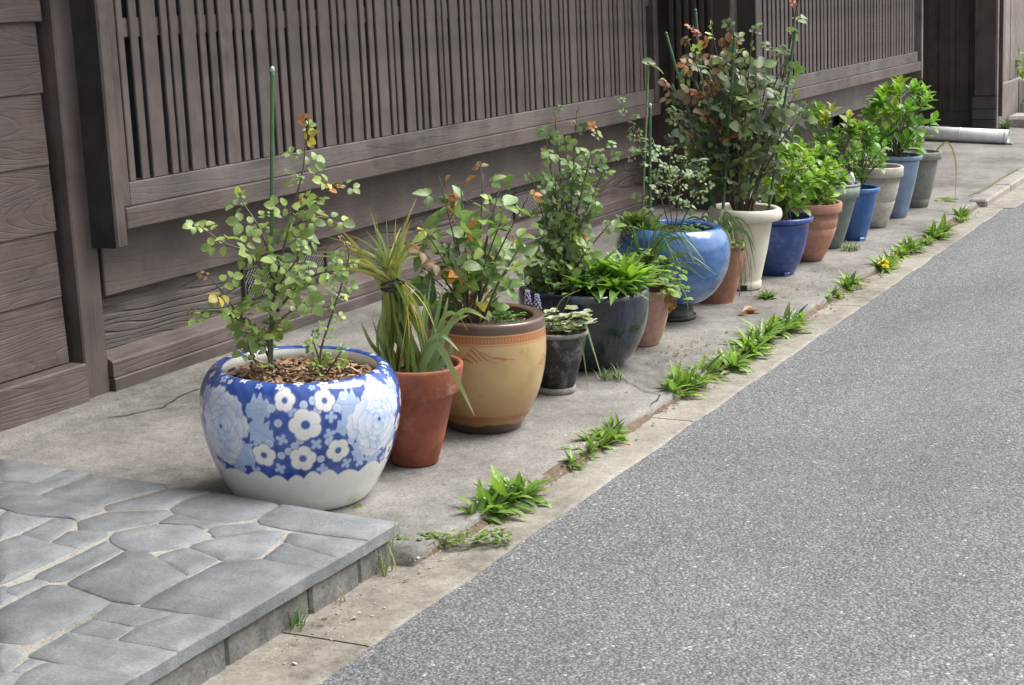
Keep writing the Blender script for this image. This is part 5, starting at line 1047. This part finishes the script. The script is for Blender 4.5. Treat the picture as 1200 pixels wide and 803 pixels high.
# --- trailing creeper in the pinkish pot
P = Plant('creeper', psoil(6, .215), 'round leaved creeper spilling over the pinkish clay pot', 'creeper')
for i in range(290):
    a = rnd(0, 6.28); r_ = rnd(.0, .185); z = rnd(.0, .09) + .10 * (1 - r_ / .19) - max(0, r_ - .13) * 1.6 * random.random(); b_ = a + rnd(-.8, .8)
    P.leaf('round', (r_ * math.cos(a) + .015, r_ * math.sin(a) - .01, z), (math.cos(b_), math.sin(b_), rnd(-.3, .4)), (0, 0, 1), rnd(.028, .05), vary(random.choice((MID_G, (.18, .31, .075), (.22, .34, .09), DARK_G, LIGHT_G))))
P = Plant('dried_leaf_clump', psoil(6, .215), 'brown withered leaves hanging on the rim of the pinkish pot', 'dried leaves')
for i in range(16): P.leaf('ovate', (.115 + rnd(-.02, .03), -.06 + rnd(-.03, .03), rnd(-.05, .02)), (rnd(-.5, .6), rnd(-.6, .2), rnd(-1, -.3)), (rnd(-1, 1), -1, .3), rnd(.03, .05), vary(random.choice(((.28, .12, .04), (.36, .19, .07), (.18, .09, .05)))))
gr = empty('grass_plant', psoil(6, .21), RZ, 'long green grass blades arching over the pinkish pot', 'grass')
for i in range(34):
    a = rnd(-1.2, 2.2); L_ = rnd(.14, .32); h = rnd(.12, .30); blade(gr, [(0.02,.02,0),(L_*.3*math.cos(a)+.02, L_*.3*math.sin(a), h*.8),(L_*.7*math.cos(a), L_*.7*math.sin(a)-.03, h),(L_*math.cos(a), L_*math.sin(a)-.06, h*.6)], .009, (.07, .14, .04), (.13, .22, .06), tipc=random.choice((None, (.4, .36, .2))))
blade(gr, [(.09,-.08,.02),(.14,-.1,.06),(.185,-.12,.0),(.19,-.13,-.1)], .011, G2, (.38, .42, .18))
# --- thin rose in the blue glazed pot
P = Plant('rose_plant', psoil(7, .38), 'thin straggling rose with small pale leaves in the bright blue glazed pot', 'rose')
rose(P, CANES['d'], .046, .024, [(.24, .33, .18), (.29, .38, .2), GREY_G, (.2, .28, .14)], young=.04, frm=.35, flat=.55, r0=.0035)
P = Plant('leafy_weed', psoil(7, .38), 'green leafy weeds at the left of the bright blue pot', 'weed')
for c in ((-.13,-.04,0),(-.17,.0,.02),(-.10,.04,.02),(-.15,-.08,0),(-.2,-.03,.03),(-.16,-.05,.06),(-.12,-.10,.02),(-.19,-.07,-.02)): rosette(P, c, 15, .11, [MID_G, (.15, .28, .06), DARK_G, LIGHT_G], (.3, 1.4), wide=1.3)
cl = Plant('clover_patch', psoil(7, .38), 'clover leaves covering the soil of the bright blue pot', 'clover')
for i in range(48):
    a = rnd(-1.2, 1.2); r_ = rnd(.05, .16); p0 = Vector((r_ * math.cos(a), r_ * math.sin(a), .012 + rnd(0, .02)))
    for k in range(3): cl.leaf('round', p0, (math.cos(a + k * 2.1), math.sin(a + k * 2.1), .1), (0, 0, 1), .014, vary((.12, .22, .07)))
# --- spider plant in the brown pot
gr = empty('spider_plant', psoil(8, .26), RZ, 'spider plant with arching blades spilling from the small brown pot', 'spider plant')
for i in range(54):
    a = rnd(0, 6.28); L_ = rnd(.10, .24); h = rnd(.05, .16); ca, sa = math.cos(a), math.sin(a)
    blade(gr, [(.02*ca,.02*sa,0),(L_*.4*ca,L_*.4*sa,h),(L_*.8*ca,L_*.8*sa,h*.7),(L_*ca,L_*sa,h*.7-rnd(.05,.2))], rnd(.007,.011), (.09,.16,.045), random.choice(((.15,.23,.07),(.2,.28,.12))), sub=4, tipc=random.choice((None,(.42,.36,.2))))
M['drystem'] = plain('dry_stem', (.30, .20, .12), .8, .3, 50)
for i in range(14):
    V = []; Fc = []; x = rnd(.03, .14); tube(smooth_path([(x, -.11, .0), (x + rnd(-.01, .02), -.14, -.05), (x + rnd(-.02, .02), -.14, rnd(-.24, -.12))], 3), .0013, 4, V, Fc); link('dry_runner', mesh('dry_runner', V, Fc, True), gr, M['drystem'])
P = Plant('creeper', psoil(8, .26), 'few round pale leaves at the lip of the small brown pot', 'creeper')
for i in range(26): P.leaf('round', (rnd(-.02, .12), rnd(-.13, -.06), rnd(-.01, .04)), (rnd(-1, 1), -1, rnd(-.3, .5)), (0, 0, 1), rnd(.022, .034), vary((.15, .23, .09)))
# --- big dark rose in the cream pot
P = Plant('rose_plant', psoil(9, .35), 'big dense dark rose with red young shoots in the cream pot', 'rose')
GD = (.105, .145, .082)
rose(P, CANES['e'], .088, .056, [GD, GD, DARK_G, (.09, .13, .075), mixc(GD, LIGHT_G, .3)], young=.12, frm=.32, flat=.66, r0=.006, topred=.36)
P = Plant('rose_plant', psoil(9, .35), 'single tall rose cane rising from the cream pot past the far bay', 'rose')
rose(P, CANES['e2'], .085, .085, [GREY_G, GREY_G, MID_G], young=.1, frm=.4, flat=.7, r0=.009, r1=.004)
# --- garden stakes
def stake(k, h, a, b_, lab, r=.0055, mat='stake', tip=True):
    s = empty('garden_stake', psoil(k, h), RZ, lab, 'stake', 'garden stakes in the pots'); a, b_ = Vector(a), Vector(b_); L_ = (b_ - a).length; n_ = int(L_ / .012); V = []; Fc = []
    tube([a.lerp(b_, i / n_) for i in range(n_ + 1)], [r * (1.13 if i % 6 == 0 else 1.0) for i in range(n_ + 1)], 8, V, Fc); link('rod', mesh('rod', V, Fc, True), s, M[mat])
    V = []; Fc = []; d = (b_ - a).normalized(); tube([b_ - d * .002, b_ + d * .008, b_ + d * .014], [r * 1.15, r * 1.1, r * .4], 8, V, Fc); link('cap', mesh('cap', V, Fc, True), s, M['tip' if tip else mat]); return s
stake(1, .355, STAKES['s1'][0], STAKES['s1'][1], 'green stake behind the young rose in the blue and white pot', .006)
for (a, b_), lab in zip(STAKES['s9'], ('leftmost green stake in the cream pot', 'tallest green stake at the back of the cream pot', 'front green stake in the middle of the dark rose', 'right hand green stake leaning out of the cream pot')): stake(9, .35, a, b_, lab, .0072, tip=False)
stake(7, .378, *STAKES['s7'][0], 'green stake with a white tip in the bright blue pot', .0065)
stake(7, .378, *STAKES['s7'][1], 'tall pale stake with two broad leaves at its top beside the blue pot', .005, 'stake_pale', False)
P = Plant('leaf_pair', psoil(7, .378), 'pair of broad grey green leaves on top of the pale stake', 'leaf')
t = Vector(STAKES['s7'][1][1]); P.leaf('ovate', t, (.9, -.3, -.35), (0, -.3, 1), .085, (.15, .2, .1), .4); P.leaf('ovate', t + Vector((-.03, 0, .012)), (.8, .2, -.1), (0, -.5, 1), .07, (.13, .17, .09), -.5)

# --- evergreen shrubs in the far pots
def shrub(k, h, c, rad, ntip, per, L, cols, name, label, cat='shrub', kind='shrub', tipc=None, ptip=.3, wide=1.0):
    P = Plant(name, psoil(k, h), label, cat); V = []; Fc = []; c = Vector(c)
    for i in range(ntip):
        for _ in range(30):
            d = Vector((rnd(-1, 1), rnd(-1, 1), rnd(-.8, 1)))
            if .2 < d.length < 1: break
        d = d.normalized() * d.length ** .35
        tp = c + Vector((d.x * rad[0], d.y * rad[1], d.z * rad[2])); tp.z = max(.015, tp.z); b0 = Vector((rnd(-.03, .03), rnd(-.03, .03), 0)); md = b0.lerp(tp, .5) + Vector((0, 0, .25 * (tp - b0).length * .4)); tube(smooth_path([b0, md, tp], 3), [.004, .0037, .0034, .003, .0026, .002, .0015], 5, V, Fc, False)
        ax = (tp - md).normalized() * .7 + Vector((0, 0, .5)) + Vector((d.x, d.y, 0)) * .3; ax.normalize(); e1_ = ax.cross(Vector((.3, .5, .8))).normalized(); e2_ = ax.cross(e1_); col0 = random.choice(cols)
        if tipc and random.random() < ptip and d.z > 0: col0 = tipc
        for j in range(per):
            a = j * 2.4 + rnd(-.3, .3); op = .35 + .9 * (j / per) + rnd(-.15, .15); dd = ax * math.cos(op) + (e1_ * math.cos(a) + e2_ * math.sin(a)) * math.sin(op); pos = tp - ax * (.05 * j / per)
            col = vary(mixc(col0, cols[0], j / per * .7), .22); P.leaf(kind, pos, dd, ax + Vector((0, 0, .4)), L * rnd(.7, 1.1) * (.75 + .35 * j / per), col, rnd(-.3, .3), wide)
    P.stems(V, Fc, M['cane_green']); P.finish(); return P
SG = [(.19, .34, .05), (.24, .41, .06), (.14, .27, .042), (.33, .47, .07)]
shrub(10, .27, (.06, 0, .20), (.18, .18, .17), 38, 7, .074, SG, 'leafy_shrub', 'bright green leafy shrub in the deep blue pot')
gr = empty('grass_plant', psoil(10, .27), RZ, 'tangle of green and straw blades in the deep blue pot', 'grass')
for i in range(48):
    a = rnd(0, 6.28); L_ = rnd(.08, .19); h = rnd(.06, .19); ca, sa = math.cos(a), math.sin(a)
    blade(gr, [(.05*ca,.05*sa,0),(L_*.5*ca,L_*.5*sa,h),(L_*ca,L_*sa,h*.6)]+([(L_*1.2*ca,L_*1.2*sa,-.06)] if i % 4 == 0 else []), .008, (.11,.19,.05), random.choice(((.2,.28,.08),(.5,.45,.25),(.14,.24,.06))), sub=4)
shrub(11, .285, (.03, 0, .19), (.19, .18, .16), 40, 7, .072, SG, 'leafy_shrub', 'bright green leafy shrub in the salmon clay pot')
P = Plant('clover_patch', psoil(11, .28), 'low pale green leaves filling the rim of the salmon pot', 'clover')
for i in range(110): a = rnd(0, 6.28); r_ = .15 * math.sqrt(random.random()); b_ = rnd(0, 6.28); P.leaf('round', (r_ * math.cos(a), r_ * math.sin(a), rnd(.01, .05)), (math.cos(b_), math.sin(b_), .2), (0, 0, 1), rnd(.016, .026), vary((.14, .25, .07)))
shrub(12, .33, (-.02, .02, .26), (.20, .20, .21), 43, 7, .074, [(.11, .23, .045), (.14, .28, .05), (.09, .19, .035)], 'leafy_shrub', 'tall green shrub with yellow tips in the grey green pot', tipc=(.36, .40, .035), ptip=.35)
shrub(13, .27, (.0, 0, .22), (.19, .18, .18), 42, 7, .072, [(.12, .26, .042), (.16, .33, .055), (.09, .2, .035)], 'leafy_shrub', 'leafy green shrub in the bright blue plastic pot')
shrub(14, .33, (-.08, -.02, .09), (.12, .12, .09), 14, 6, .055, SG, 'leafy_shrub', 'short green sprigs at the left of the bleached pot')
shrub(15, .355, (.03, 0, .27), (.22, .21, .22), 43, 7, .105, [(.15, .32, .042), (.19, .39, .055), (.12, .25, .042), (.26, .46, .07)], 'leafy_shrub', 'large glossy leaved shrub in the tall pale blue pot', tipc=(.3, .42, .04), ptip=.2, wide=.95)
P = Plant('leaf_pair', psoil(16, .36), 'single broad drooping leaf over the rim of the grey end pot', 'leaf'); P.leaf('ovate', (-.06, -.06, .035), (1, -.2, -.12), (0, -.2, 1), .16, (.16, .27, .07)); P.leaf('ovate', (-.09, .0, .03), (-.4, -.6, .4), (0, -.2, 1), .12, (.11, .21, .05))
dr = empty('dry_stalks', psoil(16, .33), RZ, 'straw coloured stalks bending from the grey end pot to the ground', 'stalks')
for pts in ([(.1,-.05,.03),(.17,-.08,.09),(.22,-.1,-.05),(.205,-.13,-.36)], [(.1,-.05,.03),(.15,-.08,.07),(.18,-.1,-.05),(.185,-.13,-.36)]): blade(dr, pts, .012, (.32,.32,.10), (.55,.38,.14))
M['paper'] = plain('white_scrap', (.75, .75, .72), .7, .1, 20)
import bmesh
bm = bmesh.new(); bmesh.ops.create_icosphere(bm, subdivisions=3, radius=.042)
for v in bm.verts: v.co *= 1 + .35 * mnoise.noise(v.co * 38); v.co.x *= .6; v.co.y *= .5; v.co.z *= .95
me = bpy.data.meshes.new('crumpled_bag'); bm.to_mesh(me); bm.free(); o = link('crumpled_bag', me, None, M['paper']); o.location = psoil(12, .355) + Matrix.Rotation(RZ, 3, 'Z') @ Vector((.11, -.05, .03)); prop(o, 'crumpled white plastic scrap on the rim of the grey green pot', 'plastic scrap')

# ------------------------------------------------------------------ weeds along the gutter
def weed(x, y, n_ros, L, label, spread=.07, white=0, n_=26, z=None):
    P = Plant('weed_clump', (x, y, .014 if z is None else z), label, 'weed', 'weeds in the gutter joint'); P.root.rotation_euler = (0, 0, rnd(-.2, .2))
    for i in range(n_ros):
        t = (i - (n_ros - 1) / 2) / max(1, n_ros - 1) * 2; c = (t * spread * 1.6, rnd(-.012, .022), 0)
        Lk = L * rnd(.8, 1.35); rosette(P, c, int(n_ * rnd(.7, 1.2)), Lk, [(.16, .29, .05), (.21, .36, .065), (.125, .22, .05), (.25, .40, .08), (.09, .15, .045)], (.1, 1.3), wide=rnd(.7, 1.15), sprd=.022)
    rosette(P, (rnd(-.04, .04), -.01, 0), 5, L * .9, [(.35, .27, .13), (.28, .2, .1)], (.02, .3), wide=.6, sprd=.05)
    for i in range(14): a = rnd(0, 6.28); P.leaf('round', (rnd(-spread * 2.2, spread * 2.2), rnd(-.035, .03), rnd(0, .02)), (math.cos(a), math.sin(a), .4), (0, 0, 1), rnd(.012, .024), vary((.17, .27, .06)))
    if white:
        V = []; Fc = []
        for i in range(white):
            c = Vector((rnd(-spread * 1.8, spread * 1.8), rnd(-.05, .03), rnd(.05, .09))); v_, f_ = cbox(.005, .005, .003, .001); b0 = len(V); V += [c + Vector(q) for q in v_]; Fc += [[b0 + k for k in f] for f in f_]
        o = link('tiny_flowers', mesh('tiny_flowers', V, Fc), P.root, M['paper']); o['kind'] = 'stuff'
    return P
weed(4.39, 2.222, 5, .10, 'broad weed clump nearest the stone step', .085, 8)
weed(4.93, 2.222, 2, .082, 'first of two weed clumps beside the terracotta pot', .045, 4)
weed(5.19, 2.222, 4, .09, 'second weed clump, level with the ochre pot', .05, 0)
weed(5.98, 2.218, 4, .105, 'weed clump nearest to the jagged pavement crack', .065, 6)
weed(6.36, 2.212, 4, .11, 'weed clump level with the pinkish pot', .085, 4)
weed(6.80, 2.212, 5, .11, 'dense weed clump with white flecks in the middle of the gutter', .10, 14)
weed(7.24, 2.212, 4, .11, 'weed clump level with the bright blue glazed pot', .09, 8)
weed(8.0, 2.21, 2, .07, 'small low weed just past the row of dense clumps', .04)
weed(8.35, 2.21, 2, .085, 'short weed clump level with the deep blue pot', .05)
weed(9.05, 2.20, 3, .10, 'weed clump behind the yellow dandelions', .08)
weed(9.5, 2.20, 3, .10, 'bushy weed level with the bright blue plastic pot', .06)
weed(10.2, 2.18, 3, .11, 'spiky weed on the gutter level with the bleached pot', .06)
weed(9.92, 2.17, 2, .05, 'tiny pale weed beside the spiky one', .03)
weed(10.95, 2.19, 2, .09, 'last weed before the raised kerb', .04)
weed(7.76, 2.46, 1, .055, 'tiny lone weed on the footway in front of the cream pot', .01, z=gz(2.46))
# dandelions
dn = empty('dandelion', (8.86, 2.17, .012), 0, 'two yellow dandelion flowers at the gutter', 'dandelion'); M['yellow'] = plain('dandelion_yellow', (.85, .66, .015), .6, .1, 60)
for (x, y, z) in ((0, 0, .05), (-.07, -.02, .035), (.03, .03, .03)):
    V = []; Fc = []; tube([(x * .3, y * .3 + .02, 0), (x, y, z)], .002, 5, V, Fc); link('flower_stalk', mesh('flower_stalk', V, Fc, True), dn, M['cane_green'])
    V = []; Fc = []
    for ring in range(4):
        for k in range(16):
            a = k * math.pi / 8 + ring * .2; e = .1 + ring * .38; d = Vector((math.cos(a) * math.cos(e), math.sin(a) * math.cos(e), math.sin(e))) * .021; s = Vector((-math.sin(a), math.cos(a), 0)) * .003; b0 = len(V); c = Vector((x, y - .004, z)); V += [c - s * .5, c + s * .5, c + d + s, c + d - s]; Fc.append([b0, b0+1, b0+2, b0+3])
    link('flower_head', mesh('flower_head', V, Fc), dn, M['yellow'])
GC = [(.13, .22, .05), (.17, .27, .07), (.10, .17, .04)]
tuft('grass_tuft', (9.30, 2.47, gz(2.47)), 70, .07, .004, .9, GC, 'small grass tuft at the foot of the grey green pot')
tuft('grass_tuft', (5.92, 2.50, gz(2.50)), 80, .07, .003, .9, GC, 'fine grass at the foot of the large navy pot')
tuft('grass_tuft', (3.76, 2.27, .008), 16, .16, .004, .5, [(.16, .22, .08), (.22, .26, .1)], 'thin grass growing at the right end of the stone step')
tuft('grass_tuft', (3.34, 2.272, .008), 20, .09, .004, .5, GC, 'short grass at the foot of the stone step front')
tuft('grass_tuft', (3.52, 2.272, .008), 8, .06, .003, .6, [(.3, .26, .14)], 'dry wisp of grass under the middle of the step front')
def patch(name, x0, x1, y0, y1, lab, seed, zf, mat='moss', h=.014):
    V = []; Fc = []; nx, ny = 60, 16
    for i in range(nx):
        for j in range(ny):
            x = x0 + (x1 - x0) * i / (nx - 1); y = y0 + (y1 - y0) * j / (ny - 1); e = 1 - max(abs(2 * i / (nx - 1) - 1), abs(2 * j / (ny - 1) - 1)) ** 2
            V.append((x, y, zf(x, y) + h * (e * 1.5 - 1.15 + 1.9 * mnoise.noise(Vector((x * 22, y * 22, seed)))) + .004 * mnoise.noise(Vector((x * 140, y * 140, seed)))))
    for i in range(nx - 1):
        for j in range(ny - 1): Fc.append([i*ny+j, (i+1)*ny+j, (i+1)*ny+j+1, i*ny+j+1])
    o = link(name, fixn(mesh(name, V, Fc, True)), None, M[mat]); prop(o, lab, 'moss', kind='stuff'); return o
patch('moss_patch', 11.5, 11.78, 2.33, 2.52, 'yellow green moss patch near the end of the row of pots', 4, lambda x, y: gz(y), h=.012)
patch('moss_patch', 4.02, 4.28, 2.54, 2.68, 'moss stain at the foot of the blue and white pot', 7, lambda x, y: gz(y) - .004, h=.007)
P = Plant('clover_patch', (4.02, 2.205, .014), 'low clover and moss sprigs right of the stone step corner', 'clover')
for i in range(260):
    a = rnd(0, 6.28); P.leaf('round', (rnd(-.17, .17), rnd(-.035, .03), rnd(0, .035)), (math.cos(a), math.sin(a), .4), (0, 0, 1), rnd(.010, .018), vary((.14, .23, .05)))
# far right greenery
P = Plant('leafy_shrub', (18.6, 2.95, gz(2.9)), 'yellow green bush at the far right edge by the pale fence', 'shrub')
for i in range(160): a = rnd(0, 6.28); r_ = .35 * math.sqrt(random.random()); P.leaf('shrub', (r_ * math.cos(a), r_ * math.sin(a), rnd(.1, .75)), (math.cos(a), math.sin(a), rnd(0, 1)), (0, 0, 1), .11, vary(random.choice(((.25, .33, .04), (.15, .27, .04)))))
tuft('grass_tuft', (16.95, 2.98, gz(2.98)), 60, .16, .01, .8, GC, 'green tuft beside the dark fence post')

# ------------------------------------------------------------------ litter in the gutter and on the footway
def chips(name, n_, fx, fy, fz, size, lab, cols):
    mt, n, l, b = newmat(name); g = N(n, 'NewGeometry'); rp = ramp(n, [(i / (len(cols) - 1), c) for i, c in enumerate(cols)]); l.new(g.outputs['Random Per Island'], rp.inputs[0]); l.new(rp.outputs[0], b.inputs['Base Color']); b.inputs['Roughness'].default_value = .85
    V = []; Fc = []
    for i in range(n_):
        x, y = fx(), fy(); L_ = rnd(*size) * (1 if random.random() < .9 else 1.8); v_, f_ = cbox(L_, L_ * rnd(.3, .8), L_ * rnd(.1, .35), L_ * .08); m_ = Matrix.Translation((x, y, fz(x, y) + L_ * .1)) @ Euler((rnd(-.3, .3), rnd(-.3, .3), rnd(0, 6.28))).to_matrix().to_4x4(); b0 = len(V); V += [m_ @ Vector(q) for q in v_]; Fc += [[b0 + k for k in f] for f in f_]
    o = link(name, fixn(mesh(name, V, Fc)), None, mt); prop(o, lab, 'litter', kind='stuff'); return o
LC = [(.08, .05, .035), (.20, .12, .075), (.30, .21, .13), (.38, .31, .24), (.52, .48, .43)]
chips('gutter_litter', 300, lambda: rnd(3.1, 5.2), lambda: 2.23 - abs(random.gauss(0, .04)), lambda x, y: .009 + .02 * max(0, (y - 2.17) / .06), (.003, .008), 'dry leaf bits and pale grit in the gutter by the step', LC)
chips('gutter_litter', 420, lambda: rnd(5.2, 11.5), lambda: 2.215 - abs(random.gauss(0, .035)), lambda x, y: .010, (.004, .012), 'dry leaf bits along the gutter beside the far weeds', LC)
chips('footway_grit', 260, lambda: rnd(4.3, 11.5), lambda: rnd(2.25, 2.75), lambda x, y: gz(y) + .004, (.002, .006), 'fine grit scattered over the footway', LC)
chips('footway_grit', 130, lambda: random.gauss(6.55, .16), lambda: random.gauss(2.42, .05), lambda x, y: gz(y) + .004, (.003, .010), 'brown crumbs on the footway in front of the pinkish pot', [(.10, .06, .03), (.22, .13, .07), (.30, .2, .12)])
chips('footway_grit', 130, lambda: random.gauss(8.1, .25), lambda: random.gauss(2.42, .05), lambda x, y: gz(y) + .004, (.003, .009), 'brown crumbs on the footway in front of the cream and blue pots', [(.14, .08, .04), (.3, .18, .09), (.42, .3, .18)])
for k, (x, y) in enumerate(((7.36, 2.45), (7.30, 2.42), (7.42, 2.42))):
    P = Plant('fallen_leaf', (x, y, gz(y) + .012), ('curled brown fallen leaf in front of the brown clay pot, nearest the wall', 'curled brown fallen leaf in front of the brown clay pot, nearest the step', 'curled brown fallen leaf in front of the brown clay pot, nearest the road')[k], 'leaf'); P.leaf('ovate', (0, 0, 0), (math.cos(k * 2), math.sin(k * 2), .15), (0, -.3, 1), .085, vary((.33, .17, .08)), .3)
